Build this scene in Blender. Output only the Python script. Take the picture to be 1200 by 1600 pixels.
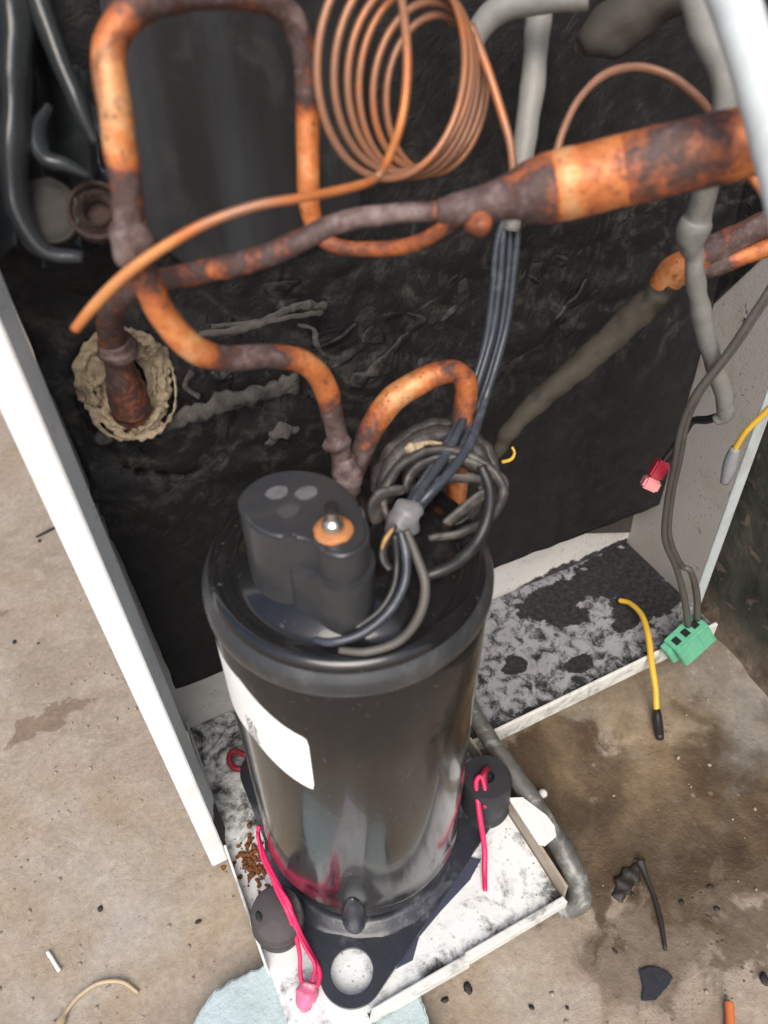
import bpy, bmesh, math, random
from mathutils import Vector, Matrix, noise, Euler

S = bpy.context.scene
for o in list(bpy.data.objects):
    bpy.data.objects.remove(o)
random.seed(4)
R = math.radians

# ------------------------------------------------------------------ camera
cam_d = bpy.data.cameras.new("camera")
cam = bpy.data.objects.new("camera", cam_d)
S.collection.objects.link(cam)
cam.matrix_world = Matrix([[0.89653, 0.328607, -0.297073, -0.07041], [-0.440893, 0.596825, -0.670383, -0.215933], [-0.042992, 0.731995, 0.679952, 0.500225], [0.0, 0.0, 0.0, 1.0]])
cam_d.sensor_fit = 'HORIZONTAL'
cam_d.sensor_width = 36.0
cam_d.lens = 36.06
cam_d.clip_start = 0.005
cam_d.clip_end = 300.0
cam_d.dof.use_dof = True
cam_d.dof.focus_distance = 0.48
cam_d.dof.aperture_fstop = 13.5
S.camera = cam

# ------------------------------------------------------------------ light
SUN_EL, SUN_AZ = R(50), R(205)          # azimuth clockwise from +Y: the sun stands front-left of the unit
w = bpy.data.worlds.new("World")
S.world = w
w.use_nodes = True
nt = w.node_tree
nt.nodes.clear()
wo = nt.nodes.new('ShaderNodeOutputWorld')
bg = nt.nodes.new('ShaderNodeBackground')
sky = nt.nodes.new('ShaderNodeTexSky')
sky.sky_type = 'NISHITA'
sky.sun_disc = False
sky.sun_elevation = SUN_EL
sky.sun_rotation = SUN_AZ
sky.air_density = 1.0
sky.dust_density = 4.0
sky.ozone_density = 1.0
bg.inputs['Strength'].default_value = 0.12
nt.links.new(sky.outputs[0], bg.inputs[0])
nt.links.new(bg.outputs[0], wo.inputs[0])
sun_d = bpy.data.lights.new("sun", 'SUN')
sun_d.energy = 1.4
sun_d.angle = R(42)
sun_d.color = (1.0, 0.95, 0.88)
sun = bpy.data.objects.new("sun", sun_d)
S.collection.objects.link(sun)
sd = Vector((math.sin(SUN_AZ) * math.cos(SUN_EL), math.cos(SUN_AZ) * math.cos(SUN_EL), math.sin(SUN_EL)))
sun.rotation_euler = sd.to_track_quat('Z', 'Y').to_euler()
sun.location = sd * 5
S.view_settings.view_transform = 'Standard'
S.view_settings.look = 'None'
S.view_settings.gamma = 1.0
S.view_settings.exposure = 0.72
S.render.engine = 'CYCLES'
S.cycles.max_bounces = 8

# ------------------------------------------------------------------ materials
class NT:
    def __init__(self, name):
        self.m = bpy.data.materials.new(name)
        self.m.use_nodes = True
        self.t = self.m.node_tree
        self.b = self.t.nodes['Principled BSDF']
        self.tc = self.t.nodes.new('ShaderNodeTexCoord')
        self.geo = self.t.nodes.new('ShaderNodeNewGeometry')

    def link(self, a, b):
        self.t.links.new(a, b)

    def val(self, sock, v):
        if hasattr(v, 'is_output'):
            self.link(v, sock)
        else:
            sock.default_value = v

    def noise(self, scale, detail=6, rough=0.6, dist=0.0, vec=None, d4=None):
        n = self.t.nodes.new('ShaderNodeTexNoise')
        n.inputs['Scale'].default_value = scale
        n.inputs['Detail'].default_value = detail
        n.inputs['Roughness'].default_value = rough
        n.inputs['Distortion'].default_value = dist
        self.link(vec or self.geo.outputs['Position'], n.inputs['Vector'])
        return n.outputs['Fac']

    def voro(self, scale, feature='F1', vec=None):
        n = self.t.nodes.new('ShaderNodeTexVoronoi')
        n.feature = feature
        n.inputs['Scale'].default_value = scale
        self.link(vec or self.geo.outputs['Position'], n.inputs['Vector'])
        return n.outputs['Distance']

    def ramp(self, fac, stops, interp='LINEAR'):
        n = self.t.nodes.new('ShaderNodeValToRGB')
        n.color_ramp.interpolation = interp
        el = n.color_ramp.elements
        while len(el) < len(stops):
            el.new(0.5)
        for e, (p, c) in zip(el, stops):
            e.position = p
            e.color = (c[0], c[1], c[2], 1) if hasattr(c, '__len__') else (c, c, c, 1)
        self.link(fac, n.inputs[0])
        return n.outputs[0]

    def mix(self, fac, a, b, mode='MIX'):
        n = self.t.nodes.new('ShaderNodeMix')
        n.data_type = 'RGBA'
        n.blend_type = mode
        self.val(n.inputs[0], fac)
        for s, v in ((n.inputs[6], a), (n.inputs[7], b)):
            if hasattr(v, 'is_output'):
                self.link(v, s)
            else:
                s.default_value = (v[0], v[1], v[2], 1)
        return n.outputs[2]

    def math(self, op, a, b=0.0, c=0.0, clamp=False):
        n = self.t.nodes.new('ShaderNodeMath')
        n.operation = op
        n.use_clamp = clamp
        self.val(n.inputs[0], a)
        self.val(n.inputs[1], b)
        if op in ('SMOOTHSTEP',) or len(n.inputs) > 2:
            self.val(n.inputs[2], c)
        return n.outputs[0]

    def step(self, v, lo, hi):
        n = self.t.nodes.new('ShaderNodeMapRange')
        n.interpolation_type = 'SMOOTHSTEP'
        self.val(n.inputs['Value'], v)
        n.inputs['From Min'].default_value = lo
        n.inputs['From Max'].default_value = hi
        return n.outputs[0]

    def attr(self, name):
        n = self.t.nodes.new('ShaderNodeAttribute')
        n.attribute_name = name
        return n

    def xyz(self, vec=None):
        n = self.t.nodes.new('ShaderNodeSeparateXYZ')
        self.link(vec or self.geo.outputs['Position'], n.inputs[0])
        return n.outputs

    def blob(self, x, y, rx, ry, warp, amt=0.6, edge=0.25, rot=0.0):
        """mask of one stain with a ragged outline at ground position x, y"""
        X, Y, Z = self.xyz()
        dx = self.math('SUBTRACT', X, x)
        dy = self.math('SUBTRACT', Y, y)
        c, s = math.cos(rot), math.sin(rot)
        u = self.math('DIVIDE', self.math('ADD', self.math('MULTIPLY', dx, c), self.math('MULTIPLY', dy, s)), rx)
        v = self.math('DIVIDE', self.math('SUBTRACT', self.math('MULTIPLY', dy, c), self.math('MULTIPLY', dx, s)), ry)
        d = self.math('SQRT', self.math('ADD', self.math('MULTIPLY', u, u), self.math('MULTIPLY', v, v)))
        d = self.math('ADD', d, self.math('MULTIPLY', self.math('SUBTRACT', warp, 0.5), amt * 4))
        return self.math('SUBTRACT', 1.0, self.step(d, 1.0 - edge, 1.0 + edge))

    def bump(self, h, strength=0.3, dist=0.002):
        n = self.t.nodes.new('ShaderNodeBump')
        n.inputs['Strength'].default_value = strength
        n.inputs['Distance'].default_value = dist
        self.link(h, n.inputs['Height'])
        self.link(n.outputs[0], self.b.inputs['Normal'])

    def out(self, col=None, rough=None, metal=None, coat=None, spec=None):
        if col is not None:
            if hasattr(col, 'is_output'):
                self.link(col, self.b.inputs['Base Color'])
            else:
                self.b.inputs['Base Color'].default_value = (*col, 1)
        for nm, v in (('Roughness', rough), ('Metallic', metal), ('Coat Weight', coat), ('Specular IOR Level', spec)):
            if v is not None:
                self.val(self.b.inputs[nm], v)
        return self.m


def mat_plain(name, col, var=0.25, scale=120, rough=0.5, metal=0.0, bump=0.15, dirt=None, dirt_amt=0.4, coat=None, bd=0.0008):
    n = NT(name)
    f = n.noise(scale)
    c = n.mix(f, tuple(a * (1 - var) for a in col), tuple(min(1, a * (1 + var)) for a in col))
    if dirt:
        g = n.noise(scale * 0.35, 8, 0.7, 0.6)
        c = n.mix(n.math('MULTIPLY', n.step(g, 0.5, 0.68), dirt_amt), c, dirt)
    r = n.math('ADD', n.math('MULTIPLY', n.noise(scale * 1.7), 0.3), rough - 0.15)
    n.bump(n.noise(scale * 3), bump, bd)
    return n.out(c, r, metal, coat)


def mat_concrete():
    n = NT('concrete')
    big = n.noise(7, 6, 0.62, 0.4)
    mid = n.noise(30, 8, 0.65, 0.5)
    fine = n.noise(260, 5, 0.7)
    grit = n.noise(900, 3, 0.6)
    warp = n.noise(26, 7, 0.62, 0.8)
    warp2 = n.noise(60, 6, 0.6, 0.5)
    base = n.ramp(big, [(0.25, (0.24, 0.19, 0.14)), (0.5, (0.325, 0.268, 0.212)), (0.75, (0.40, 0.345, 0.285))])
    base = n.mix(n.math('MULTIPLY', n.step(mid, 0.42, 0.7), 0.55), base, (0.42, 0.365, 0.30))
    base = n.mix(n.math('MULTIPLY', n.step(n.noise(16, 7, 0.7, 1.0), 0.56, 0.7), 0.45), base, (0.22, 0.155, 0.10))
    base = n.mix(n.math('MULTIPLY', n.step(n.noise(11, 7, 0.7, 1.0), 0.58, 0.72), 0.35), base, (0.33, 0.35, 0.31))
    # damp brown ground right of the unit
    wet = n.blob(0.205, -0.063, 0.13, 0.068, warp, 0.62, 0.2)
    wet = n.math('MAXIMUM', wet, n.blob(0.13, -0.02, 0.06, 0.05, warp, 0.5, 0.2))
    wet = n.math('MAXIMUM', wet, n.math('MULTIPLY', n.blob(0.13, -0.13, 0.05, 0.03, warp, 0.6, 0.2), 0.6))
    wet = n.math('MAXIMUM', wet, n.math('MULTIPLY', n.blob(0.19, -0.155, 0.03, 0.016, warp2, 0.6, 0.2), 0.75))
    wet = n.math('MAXIMUM', wet, n.math('MULTIPLY', n.blob(0.235, -0.118, 0.085, 0.034, warp, 0.55, 0.25), 0.85))
    damp = n.blob(0.42, 0.04, 0.36, 0.22, warp, 0.5, 0.35)
    wetc = n.ramp(n.noise(22, 8, 0.65, 0.7), [(0.3, (0.040, 0.023, 0.012)), (0.5, (0.070, 0.045, 0.025)), (0.75, (0.115, 0.083, 0.052))])
    base = n.mix(n.math('MULTIPLY', damp, 0.72), base, n.ramp(mid, [(0.3, (0.075, 0.058, 0.038)), (0.7, (0.19, 0.16, 0.125))]))
    base = n.mix(n.math('MULTIPLY', wet, 0.93), base, wetc)
    # oil spots on the dry side
    spots = n.blob(-0.184, 0.212, 0.028, 0.012, warp2, 0.85, 0.14, 0.1)
    spots = n.math('MAXIMUM', spots, n.math('MULTIPLY', n.blob(-0.225, 0.335, 0.03, 0.016, warp2, 0.9, 0.15, 0.8), 0.8))
    spots = n.math('MAXIMUM', spots, n.math('MULTIPLY', n.blob(-0.19, 0.11, 0.012, 0.02, warp2, 0.9, 0.2), 0.35))
    base = n.mix(n.math('MULTIPLY', spots, 0.7), base, (0.17, 0.115, 0.075))
    # pits and specks
    sp = n.math('MULTIPLY', n.math('SUBTRACT', 1.0, n.step(n.voro(150), 0.10, 0.2)), n.step(n.noise(14, 4), 0.5, 0.62))
    base = n.mix(n.math('MULTIPLY', sp, 0.75), base, (0.07, 0.05, 0.035))
    sp2 = n.math('MULTIPLY', n.math('SUBTRACT', 1.0, n.step(n.voro(95), 0.08, 0.2)), n.step(n.noise(19, 4), 0.54, 0.64))
    base = n.mix(n.math('MULTIPLY', sp2, 0.35), base, (0.5, 0.45, 0.38))
    warm = n.step(n.noise(6.5, 5, 0.6, 0.7), 0.46, 0.68)
    base = n.mix(n.math('MULTIPLY', warm, 0.62), base, (0.29, 0.215, 0.13))
    cool = n.step(n.noise(4.7, 5, 0.6, 0.6), 0.52, 0.7)
    base = n.mix(n.math('MULTIPLY', cool, 0.5), base, (0.43, 0.41, 0.37))
    tick = n.math('MULTIPLY', n.math('SUBTRACT', 1.0, n.step(n.voro(330), 0.1, 0.22)), n.step(n.noise(40, 5), 0.5, 0.58))
    base = n.mix(n.math('MULTIPLY', tick, 0.55), base, (0.08, 0.058, 0.04))
    base = n.mix(0.3, base, n.ramp(n.noise(120, 7, 0.75, 0.4), [(0.3, 0.3), (0.7, 0.7)]), 'OVERLAY')
    base = n.mix(0.28, base, n.ramp(fine, [(0.3, 0.25), (0.7, 0.75)]), 'OVERLAY')
    h = n.math('ADD', n.math('MULTIPLY', mid, 1.2), n.math('ADD', n.math('MULTIPLY', fine, 0.35), n.math('MULTIPLY', grit, 0.14)))
    h = n.math('SUBTRACT', h, n.math('MULTIPLY', sp, 0.3))
    n.bump(h, 0.5, 0.004)
    rough = n.math('SUBTRACT', 0.86, n.math('MULTIPLY', wet, 0.38))
    return n.out(base, rough, spec=0.4)


def mat_copper(name='oxidised_copper', fine=1.0, dull=False):
    n = NT(name)
    a = n.attr('ox').outputs['Fac']
    big = n.noise(75 * fine, 7, 0.62, 0.8)
    small = n.noise(310 * fine, 6, 0.65, 0.3)
    k = 0.35 if dull else 1.0
    f = n.math('ADD', n.math('SUBTRACT', a, 0.0 if dull else 0.04), n.math('MULTIPLY', n.math('SUBTRACT', big, 0.5), 1.15 * k))
    f = n.math('ADD', f, n.math('MULTIPLY', n.math('SUBTRACT', small, 0.5), 0.6 * k), clamp=True)
    if dull:
        c = n.ramp(f, [(0.0, (0.66, 0.33, 0.13)), (0.18, (0.60, 0.24, 0.08)), (0.30, (0.52, 0.17, 0.055)), (0.42, (0.36, 0.175, 0.10)), (0.6, (0.27, 0.145, 0.10)), (1.0, (0.2, 0.12, 0.10))])
        met = 0.25
        r = n.math('ADD', 0.34, n.math('MULTIPLY', small, 0.16))
    else:
        c = n.ramp(f, [(0.0, (0.68, 0.35, 0.16)), (0.18, (0.64, 0.225, 0.072)), (0.36, (0.50, 0.15, 0.05)), (0.5, (0.27, 0.085, 0.04)), (0.64, (0.062, 0.035, 0.031)), (0.78, (0.105, 0.068, 0.065)), (1.0, (0.225, 0.168, 0.16))])
        met = n.math('MULTIPLY', n.math('SUBTRACT', 1.0, n.step(f, 0.35, 0.6)), 0.22)
        r = n.math('ADD', n.math('MULTIPLY', n.step(f, 0.3, 0.7), 0.2), n.math('ADD', 0.36, n.math('MULTIPLY', small, 0.16)))
    if not dull:
        sc = n.step(n.noise(48, 8, 0.7, 1.0), 0.54, 0.72)
        c = n.mix(n.math('MULTIPLY', sc, 0.7), c, (0.055, 0.034, 0.031))
    sp = n.math('SUBTRACT', 1.0, n.step(n.voro(380), 0.16, 0.36))
    sp = n.math('MULTIPLY', sp, n.step(n.noise(90, 5), 0.44, 0.58))
    c = n.mix(n.math('MULTIPLY', sp, 0.1 if dull else 0.6), c, (0.07, 0.04, 0.04))
    n.bump(n.math('ADD', small, n.math('MULTIPLY', big, 1.2)), 0.08 if dull else 0.3, 0.0012)
    return n.out(c, r, met)


def mat_dirty_white(name, lo, hi, region=None, base=(0.80, 0.83, 0.83), dirt=(0.018, 0.017, 0.018), scale=1.0, tan=0.25):
    """white paint with mould and grime: lo..hi is the noise threshold where grime starts"""
    n = NT(name)
    g = n.noise(38 * scale, 9, 0.72, 0.5)
    g2 = n.noise(150 * scale, 8, 0.75, 0.3)
    f = n.math('ADD', n.math('MULTIPLY', g, 0.80), n.math('MULTIPLY', g2, 0.20))
    wash = n.step(n.noise(17 * scale, 7, 0.65, 0.8), 0.45, 0.7)
    if region:
        f = n.math('ADD', f, region(n))
    m = n.step(f, lo, hi)
    c = n.mix(n.noise(20, 5), tuple(a * 0.9 for a in base), base)
    c = n.mix(n.math('MULTIPLY', n.step(n.noise(28 * scale, 7, 0.7), 0.5, 0.75), tan), c, (0.36, 0.29, 0.21))
    c = n.mix(n.math('MULTIPLY', wash, 0.3), c, tuple(a * 0.45 for a in base))
    gr = n.ramp(n.noise(240, 6, 0.7), [(0.42, dirt), (0.66, tuple(a * 3 + 0.012 for a in dirt)), (0.8, (0.20, 0.195, 0.185))])
    c = n.mix(m, c, gr)
    speck = n.math('MULTIPLY', n.math('SUBTRACT', 1.0, n.step(n.voro(260 * scale), 0.1, 0.24)), n.step(n.noise(30, 4), 0.45, 0.6))
    c = n.mix(n.math('MULTIPLY', speck, 0.7), c, (0.06, 0.05, 0.045))
    n.bump(n.math('ADD', n.math('MULTIPLY', m, 0.5), n.noise(500, 5)), 0.3, 0.0012)
    return n.out(c, n.math('ADD', 0.34, n.math('MULTIPLY', m, 0.45)), 0.0)


def mat_black_shell():
    n = NT('black_gloss_paint')
    P = n.tc.outputs['Object']
    X, Y, Z = n.xyz(P)
    g = n.noise(24, 8, 0.7, 1.2, P)
    low = n.math('SUBTRACT', 1.0, n.step(Z, 0.012, 0.075))
    top = n.step(Z, 0.245, 0.275)
    zone = n.math('SUBTRACT', n.math('MULTIPLY', low, 0.13), n.math('MULTIPLY', top, 0.03))
    dust = n.step(n.math('ADD', g, zone), 0.60, 0.72)
    st = n.t.nodes.new('ShaderNodeMapping')
    st.inputs['Scale'].default_value = (1, 1, 0.16)
    n.link(P, st.inputs[0])
    streak = n.step(n.noise(90, 6, 0.6, 0.2, st.outputs[0]), 0.52, 0.78)
    sc = n.step(n.noise(300, 6, 0.7, 0.6, P), 0.64, 0.70)
    c = n.mix(n.noise(60, 5, 0.6, 0, P), (0.007, 0.007, 0.0075), (0.014, 0.0135, 0.014))
    c = n.mix(n.math('MULTIPLY', streak, 0.14), c, (0.05, 0.047, 0.045))
    c = n.mix(n.math('MULTIPLY', dust, 0.42), c, (0.13, 0.125, 0.12))
    c = n.mix(n.math('MULTIPLY', sc, 0.45), c, (0.22, 0.21, 0.20))
    r = n.math('ADD', n.math('ADD', 0.10, n.math('MULTIPLY', dust, 0.45)), n.math('MULTIPLY', n.noise(150, 5, 0.6, 0, P), 0.14))
    n.bump(n.noise(210, 5, 0.6, 0, P), 0.05, 0.001)
    return n.out(c, r, 0.0, 0.3, 0.5)


def mat_foam():
    n = NT('black_foam')
    a = n.noise(34, 9, 0.72, 1.6)
    b = n.noise(120, 8, 0.75, 0.8)
    X, Y, Z = n.xyz()
    band = n.math('MULTIPLY', n.step(Z, 0.20, 0.25), n.math('SUBTRACT', 1.0, n.step(Z, 0.33, 0.40)))
    d = n.math('ADD', n.math('MULTIPLY', a, 0.65), n.math('MULTIPLY', b, 0.35))
    c = n.mix(n.noise(18, 4), (0.0045, 0.0045, 0.005), (0.010, 0.010, 0.0105))
    dust = n.math('MULTIPLY', n.step(d, 0.48, 0.66), n.math('ADD', n.math('MULTIPLY', band, 0.8), 0.16))
    c = n.mix(dust, c, n.mix(b, (0.035, 0.033, 0.030), (0.095, 0.088, 0.078)))
    r = n.math('ADD', 0.32, n.math('MULTIPLY', n.noise(60, 5), 0.5))
    n.bump(n.math('ADD', n.noise(110, 8, 0.7, 0.8), n.math('MULTIPLY', n.noise(700, 3), 0.2)), 0.5, 0.003)
    return n.out(c, r, 0, spec=0.5)


M = {}
def mat_mossy():
    n = NT('mossy_plaster')
    a = n.noise(22, 8, 0.68, 0.8)
    c = n.ramp(a, [(0.3, (0.024, 0.026, 0.021)), (0.5, (0.060, 0.062, 0.050)), (0.62, (0.095, 0.085, 0.065)), (0.8, (0.17, 0.15, 0.12))])
    fl = n.math('MULTIPLY', n.step(n.noise(34, 3, 0.5, 1.4), 0.60, 0.63), 0.8)
    c = n.mix(fl, c, n.ramp(n.noise(90, 5), [(0.3, (0.10, 0.07, 0.055)), (0.7, (0.20, 0.145, 0.12))]))
    X, Y, Z = n.xyz()
    ft = n.math('SUBTRACT', 1.0, n.step(n.math('ADD', Z, n.math('MULTIPLY', n.math('SUBTRACT', a, 0.5), 0.05)), -0.012, 0.012))
    c = n.mix(n.math('MULTIPLY', ft, 0.8), c, n.ramp(n.noise(70, 6, 0.7), [(0.3, (0.07, 0.05, 0.033)), (0.7, (0.24, 0.185, 0.14))]))
    n.bump(n.math('ADD', n.noise(120, 8, 0.7), n.math('MULTIPLY', fl, 0.4)), 0.6, 0.003)
    return n.out(c, 0.85, spec=0.3)


M['mossy'] = mat_mossy()
M['concrete'] = mat_concrete()
M['copper'] = mat_copper()
M['copper_wire'] = mat_copper('thin_copper', 0.8, True)
M['shell'] = mat_black_shell()
M['foam'] = mat_foam()
def mat_board():
    n = NT('grey_black_board')
    mp = n.t.nodes.new('ShaderNodeMapping')
    mp.inputs['Scale'].default_value = (34, 1, 3.5)
    n.link(n.geo.outputs['Position'], mp.inputs[0])
    v = n.noise(1.0, 4, 0.5, 0.3, mp.outputs[0])
    c = n.mix(n.step(v, 0.36, 0.62), (0.011, 0.012, 0.013), (0.034, 0.037, 0.042))
    c = n.mix(n.math('MULTIPLY', n.step(n.noise(30, 8, 0.7, 0.8), 0.52, 0.72), 0.5), c, (0.055, 0.055, 0.055))
    n.bump(n.noise(300, 5), 0.15, 0.001)
    return n.out(c, 0.5)


M['board'] = mat_board()
def pan_region(n):
    X, Y, Z = n.xyz()
    b = n.math('MULTIPLY', n.step(Y, 0.0, 0.08), 0.13)
    f = n.math('MULTIPLY', n.math('MULTIPLY', n.math('SUBTRACT', 1.0, n.step(Y, -0.090, -0.066)), n.step(X, -0.04, 0.0)), 0.11)
    r = n.math('MULTIPLY', n.step(X, 0.066, 0.09), 0.06)
    return n.math('ADD', b, n.math('ADD', f, r))


M['pan_front'] = mat_dirty_white('painted_pan_spotted', 0.53, 0.70, pan_region, tan=0.25)


def wing_region(n):
    w = n.noise(34, 7, 0.65, 0.8)
    m = n.blob(0.300, 0.108, 0.050, 0.026, w, 0.5, 0.2)
    for q in ((0.238, 0.112, 0.040, 0.014), (0.226, 0.090, 0.017, 0.009), (0.292, 0.076, 0.030, 0.020), (0.205, 0.048, 0.010, 0.006), (0.262, 0.062, 0.012, 0.006), (0.160, 0.070, 0.010, 0.006)):
        m = n.math('MAXIMUM', m, n.blob(*q, w, 0.5, 0.25))
    X, Y, Z = n.xyz()
    return n.math('ADD', n.math('MULTIPLY', m, 0.40), n.math('MULTIPLY', n.math('SUBTRACT', 1.0, n.step(Y, 0.028, 0.042)), 0.08))


M['pan_wing'] = mat_dirty_white('painted_pan_mouldy', 0.45, 0.60, wing_region, base=(0.33, 0.34, 0.36), dirt=(0.008, 0.008, 0.009), scale=2.4, tan=0.3)


def left_region(n):
    X, Y, Z = n.xyz()
    return n.math('MULTIPLY', n.math('SUBTRACT', 1.0, n.step(Z, 0.012, 0.060)), 0.60)


M['panel_left'] = mat_dirty_white('painted_panel', 0.70, 0.78, left_region, base=(0.74, 0.80, 0.82), tan=0.04)
M['panel_white'] = mat_plain('white_paint', (0.84, 0.86, 0.86), 0.04, 60, 0.35, dirt=(0.45, 0.43, 0.40), dirt_amt=0.25, bump=0.05)
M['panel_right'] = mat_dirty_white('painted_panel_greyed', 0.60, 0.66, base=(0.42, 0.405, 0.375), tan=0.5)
M['back_plate'] = mat_dirty_white('painted_back_plate', 0.62, 0.70, lambda n: n.math('MULTIPLY', n.math('SUBTRACT', 1.0, n.math('ADD', n.step(n.xyz()[2], 0.001, 0.012), n.math('SUBTRACT', 1.0, n.step(n.xyz()[0], 0.18, 0.24)), clamp=True)), 0.26), base=(0.68, 0.68, 0.66), tan=0.35)
M['lip'] = mat_plain('white_paint_edge', (0.72, 0.73, 0.70), 0.08, 90, 0.4, dirt=(0.10, 0.08, 0.06), dirt_amt=0.75, bump=0.1)
M['lip_tan'] = mat_plain('tan_stained_paint', (0.40, 0.34, 0.27), 0.2, 60, 0.5, dirt=(0.10, 0.08, 0.06), dirt_amt=0.7, bump=0.2)
M['rubber'] = mat_plain('grey_black_rubber', (0.060, 0.053, 0.054), 0.25, 120, 0.65, dirt=(0.10, 0.085, 0.08), dirt_amt=0.35, bump=0.2)
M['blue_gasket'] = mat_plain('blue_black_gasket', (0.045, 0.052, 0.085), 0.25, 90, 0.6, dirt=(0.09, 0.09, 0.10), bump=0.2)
M['rubber_blue'] = mat_plain('blue_black_rubber', (0.026, 0.027, 0.033), 0.25, 90, 0.6, dirt=(0.06, 0.06, 0.065), bump=0.2)
M['cover'] = mat_plain('black_plastic', (0.036, 0.037, 0.041), 0.18, 70, 0.33, dirt=(0.085, 0.08, 0.075), dirt_amt=0.35, bump=0.12)
M['plate'] = mat_plain('dusty_black_plate', (0.026, 0.029, 0.038), 0.4, 60, 0.3, dirt=(0.17, 0.175, 0.19), dirt_amt=0.75, bump=0.3)
M['band'] = mat_plain('worn_grey_black_band', (0.045, 0.047, 0.050), 0.35, 55, 0.3, 0.2, 0.1, dirt=(0.17, 0.17, 0.165), dirt_amt=0.45)  # lighter than the shell: the rim's highlight is put into its grey
M['flap'] = mat_plain('grey_brown_flap', (0.055, 0.050, 0.044), 0.3, 60, 0.75, dirt=(0.02, 0.02, 0.02))
M['tie'] = mat_plain('pale_grey_tie', (0.20, 0.205, 0.21), 0.4, 200, 0.4, dirt=(0.06, 0.06, 0.06))
M['gold'] = mat_plain('gold_brown_edge', (0.42, 0.25, 0.09), 0.4, 200, 0.5, dirt=(0.12, 0.07, 0.03))
M['cap_dusty'] = mat_plain('dusty_black_cap', (0.017, 0.017, 0.019), 0.4, 40, 0.28, dirt=(0.15, 0.15, 0.15), dirt_amt=0.55, bump=0.15)
M['mark'] = mat_plain('scuffed_grey', (0.13, 0.13, 0.14), 0.5, 420, 0.6, bump=0.3, dirt=(0.035, 0.035, 0.037), dirt_amt=0.8)
M['mark_dark'] = mat_plain('scuffed_dark_grey', (0.06, 0.058, 0.06), 0.5, 420, 0.6, bump=0.3)
M['nut'] = mat_plain('rusty_orange_nut', (0.50, 0.205, 0.075), 0.4, 260, 0.6, 0.1, 0.6, dirt=(0.20, 0.07, 0.03), dirt_amt=0.7)
M['steel'] = mat_plain('worn_steel', (0.6, 0.58, 0.55), 0.25, 300, 0.22, 0.95, 0.2, dirt=(0.06, 0.05, 0.045))
M['dark_steel'] = mat_plain('dark_steel', (0.05, 0.045, 0.042), 0.25, 300, 0.4, 0.6, 0.2)
M['sticker'] = mat_plain('white_sticker', (0.88, 0.88, 0.87), 0.03, 80, 0.4, bump=0.02)
M['ink'] = mat_plain('grey_print', (0.16, 0.16, 0.17), 0.1, 500, 0.6, bump=0.0)
M['cable'] = mat_plain('blue_grey_cable', (0.042, 0.050, 0.064), 0.35, 110, 0.28, dirt=(0.15, 0.17, 0.20), dirt_amt=0.5, bump=0.15)
M['black_cable'] = mat_plain('black_cable', (0.02, 0.02, 0.021), 0.3, 90, 0.38, dirt=(0.09, 0.085, 0.08), dirt_amt=0.4, bump=0.15)
M['grey_cable'] = mat_plain('grey_cable', (0.095, 0.088, 0.08), 0.25, 90, 0.5, dirt=(0.03, 0.028, 0.025), bump=0.15)
M['tape'] = mat_plain('frayed_cloth_tape', (0.050, 0.047, 0.045), 0.5, 160, 0.4, dirt=(0.24, 0.215, 0.18), dirt_amt=0.5, bump=0.45, bd=0.0012)
M['foam_tan'] = mat_plain('torn_tan_foam', (0.50, 0.40, 0.27), 0.4, 130, 0.9, dirt=(0.10, 0.075, 0.05), dirt_amt=0.7, bump=0.9, bd=0.003)
M['pink'] = mat_plain('pink_cord', (0.72, 0.025, 0.12), 0.25, 200, 0.45, bump=0.3)
M['pink_pale'] = mat_plain('pink_melted_end', (0.80, 0.17, 0.30), 0.4, 190, 0.4, dirt=(0.85, 0.6, 0.62), dirt_amt=0.8, bump=0.4)
M['dark_red'] = mat_plain('dark_red_cord', (0.22, 0.012, 0.035), 0.35, 200, 0.5, bump=0.3)
M['hose'] = mat_plain('dirty_grey_hose', (0.235, 0.235, 0.22), 0.35, 70, 0.5, dirt=(0.075, 0.068, 0.058), dirt_amt=0.9, bump=0.5)
M['wrap'] = mat_plain('grey_brown_foam_wrap', (0.055, 0.049, 0.042), 0.4, 60, 0.8, dirt=(0.022, 0.02, 0.018), bump=0.4)
M['hose_white'] = mat_plain('pale_white_hose', (0.58, 0.64, 0.65), 0.12, 40, 0.5, dirt=(0.32, 0.33, 0.31), dirt_amt=0.5, bump=0.15)
M['olive'] = mat_plain('dirty_olive_sleeve', (0.060, 0.053, 0.040), 0.7, 70, 0.65, dirt=(0.014, 0.015, 0.012), dirt_amt=0.95, bump=0.5)
M['galv'] = mat_plain('dull_galvanised', (0.13, 0.128, 0.12), 0.5, 150, 0.5, 0.2, 0.3, dirt=(0.42, 0.44, 0.41), dirt_amt=0.75)
M['green'] = mat_plain('green_plastic', (0.15, 0.50, 0.32), 0.12, 90, 0.4, dirt=(0.10, 0.22, 0.13), dirt_amt=0.3, bump=0.1)
M['slot'] = mat_plain('dark_slot', (0.012, 0.02, 0.015), 0.2, 90, 0.6)
M['red'] = mat_plain('red_plastic', (0.42, 0.02, 0.045), 0.2, 90, 0.35, bump=0.1)
M['red_pale'] = mat_plain('pale_red_plastic', (0.75, 0.26, 0.27), 0.2, 90, 0.3, bump=0.1)
M['yellow'] = mat_plain('yellow_wire', (0.68, 0.42, 0.045), 0.15, 90, 0.45, dirt=(0.3, 0.2, 0.05), dirt_amt=0.35, bump=0.1)
M['clear'] = mat_plain('cloudy_sleeve', (0.22, 0.23, 0.24), 0.25, 200, 0.3, bump=0.1)
M['slab'] = mat_plain('pale_blue_slab', (0.43, 0.52, 0.53), 0.25, 60, 0.75, dirt=(0.28, 0.31, 0.29), dirt_amt=0.6, bump=0.7, bd=0.002)
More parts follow.
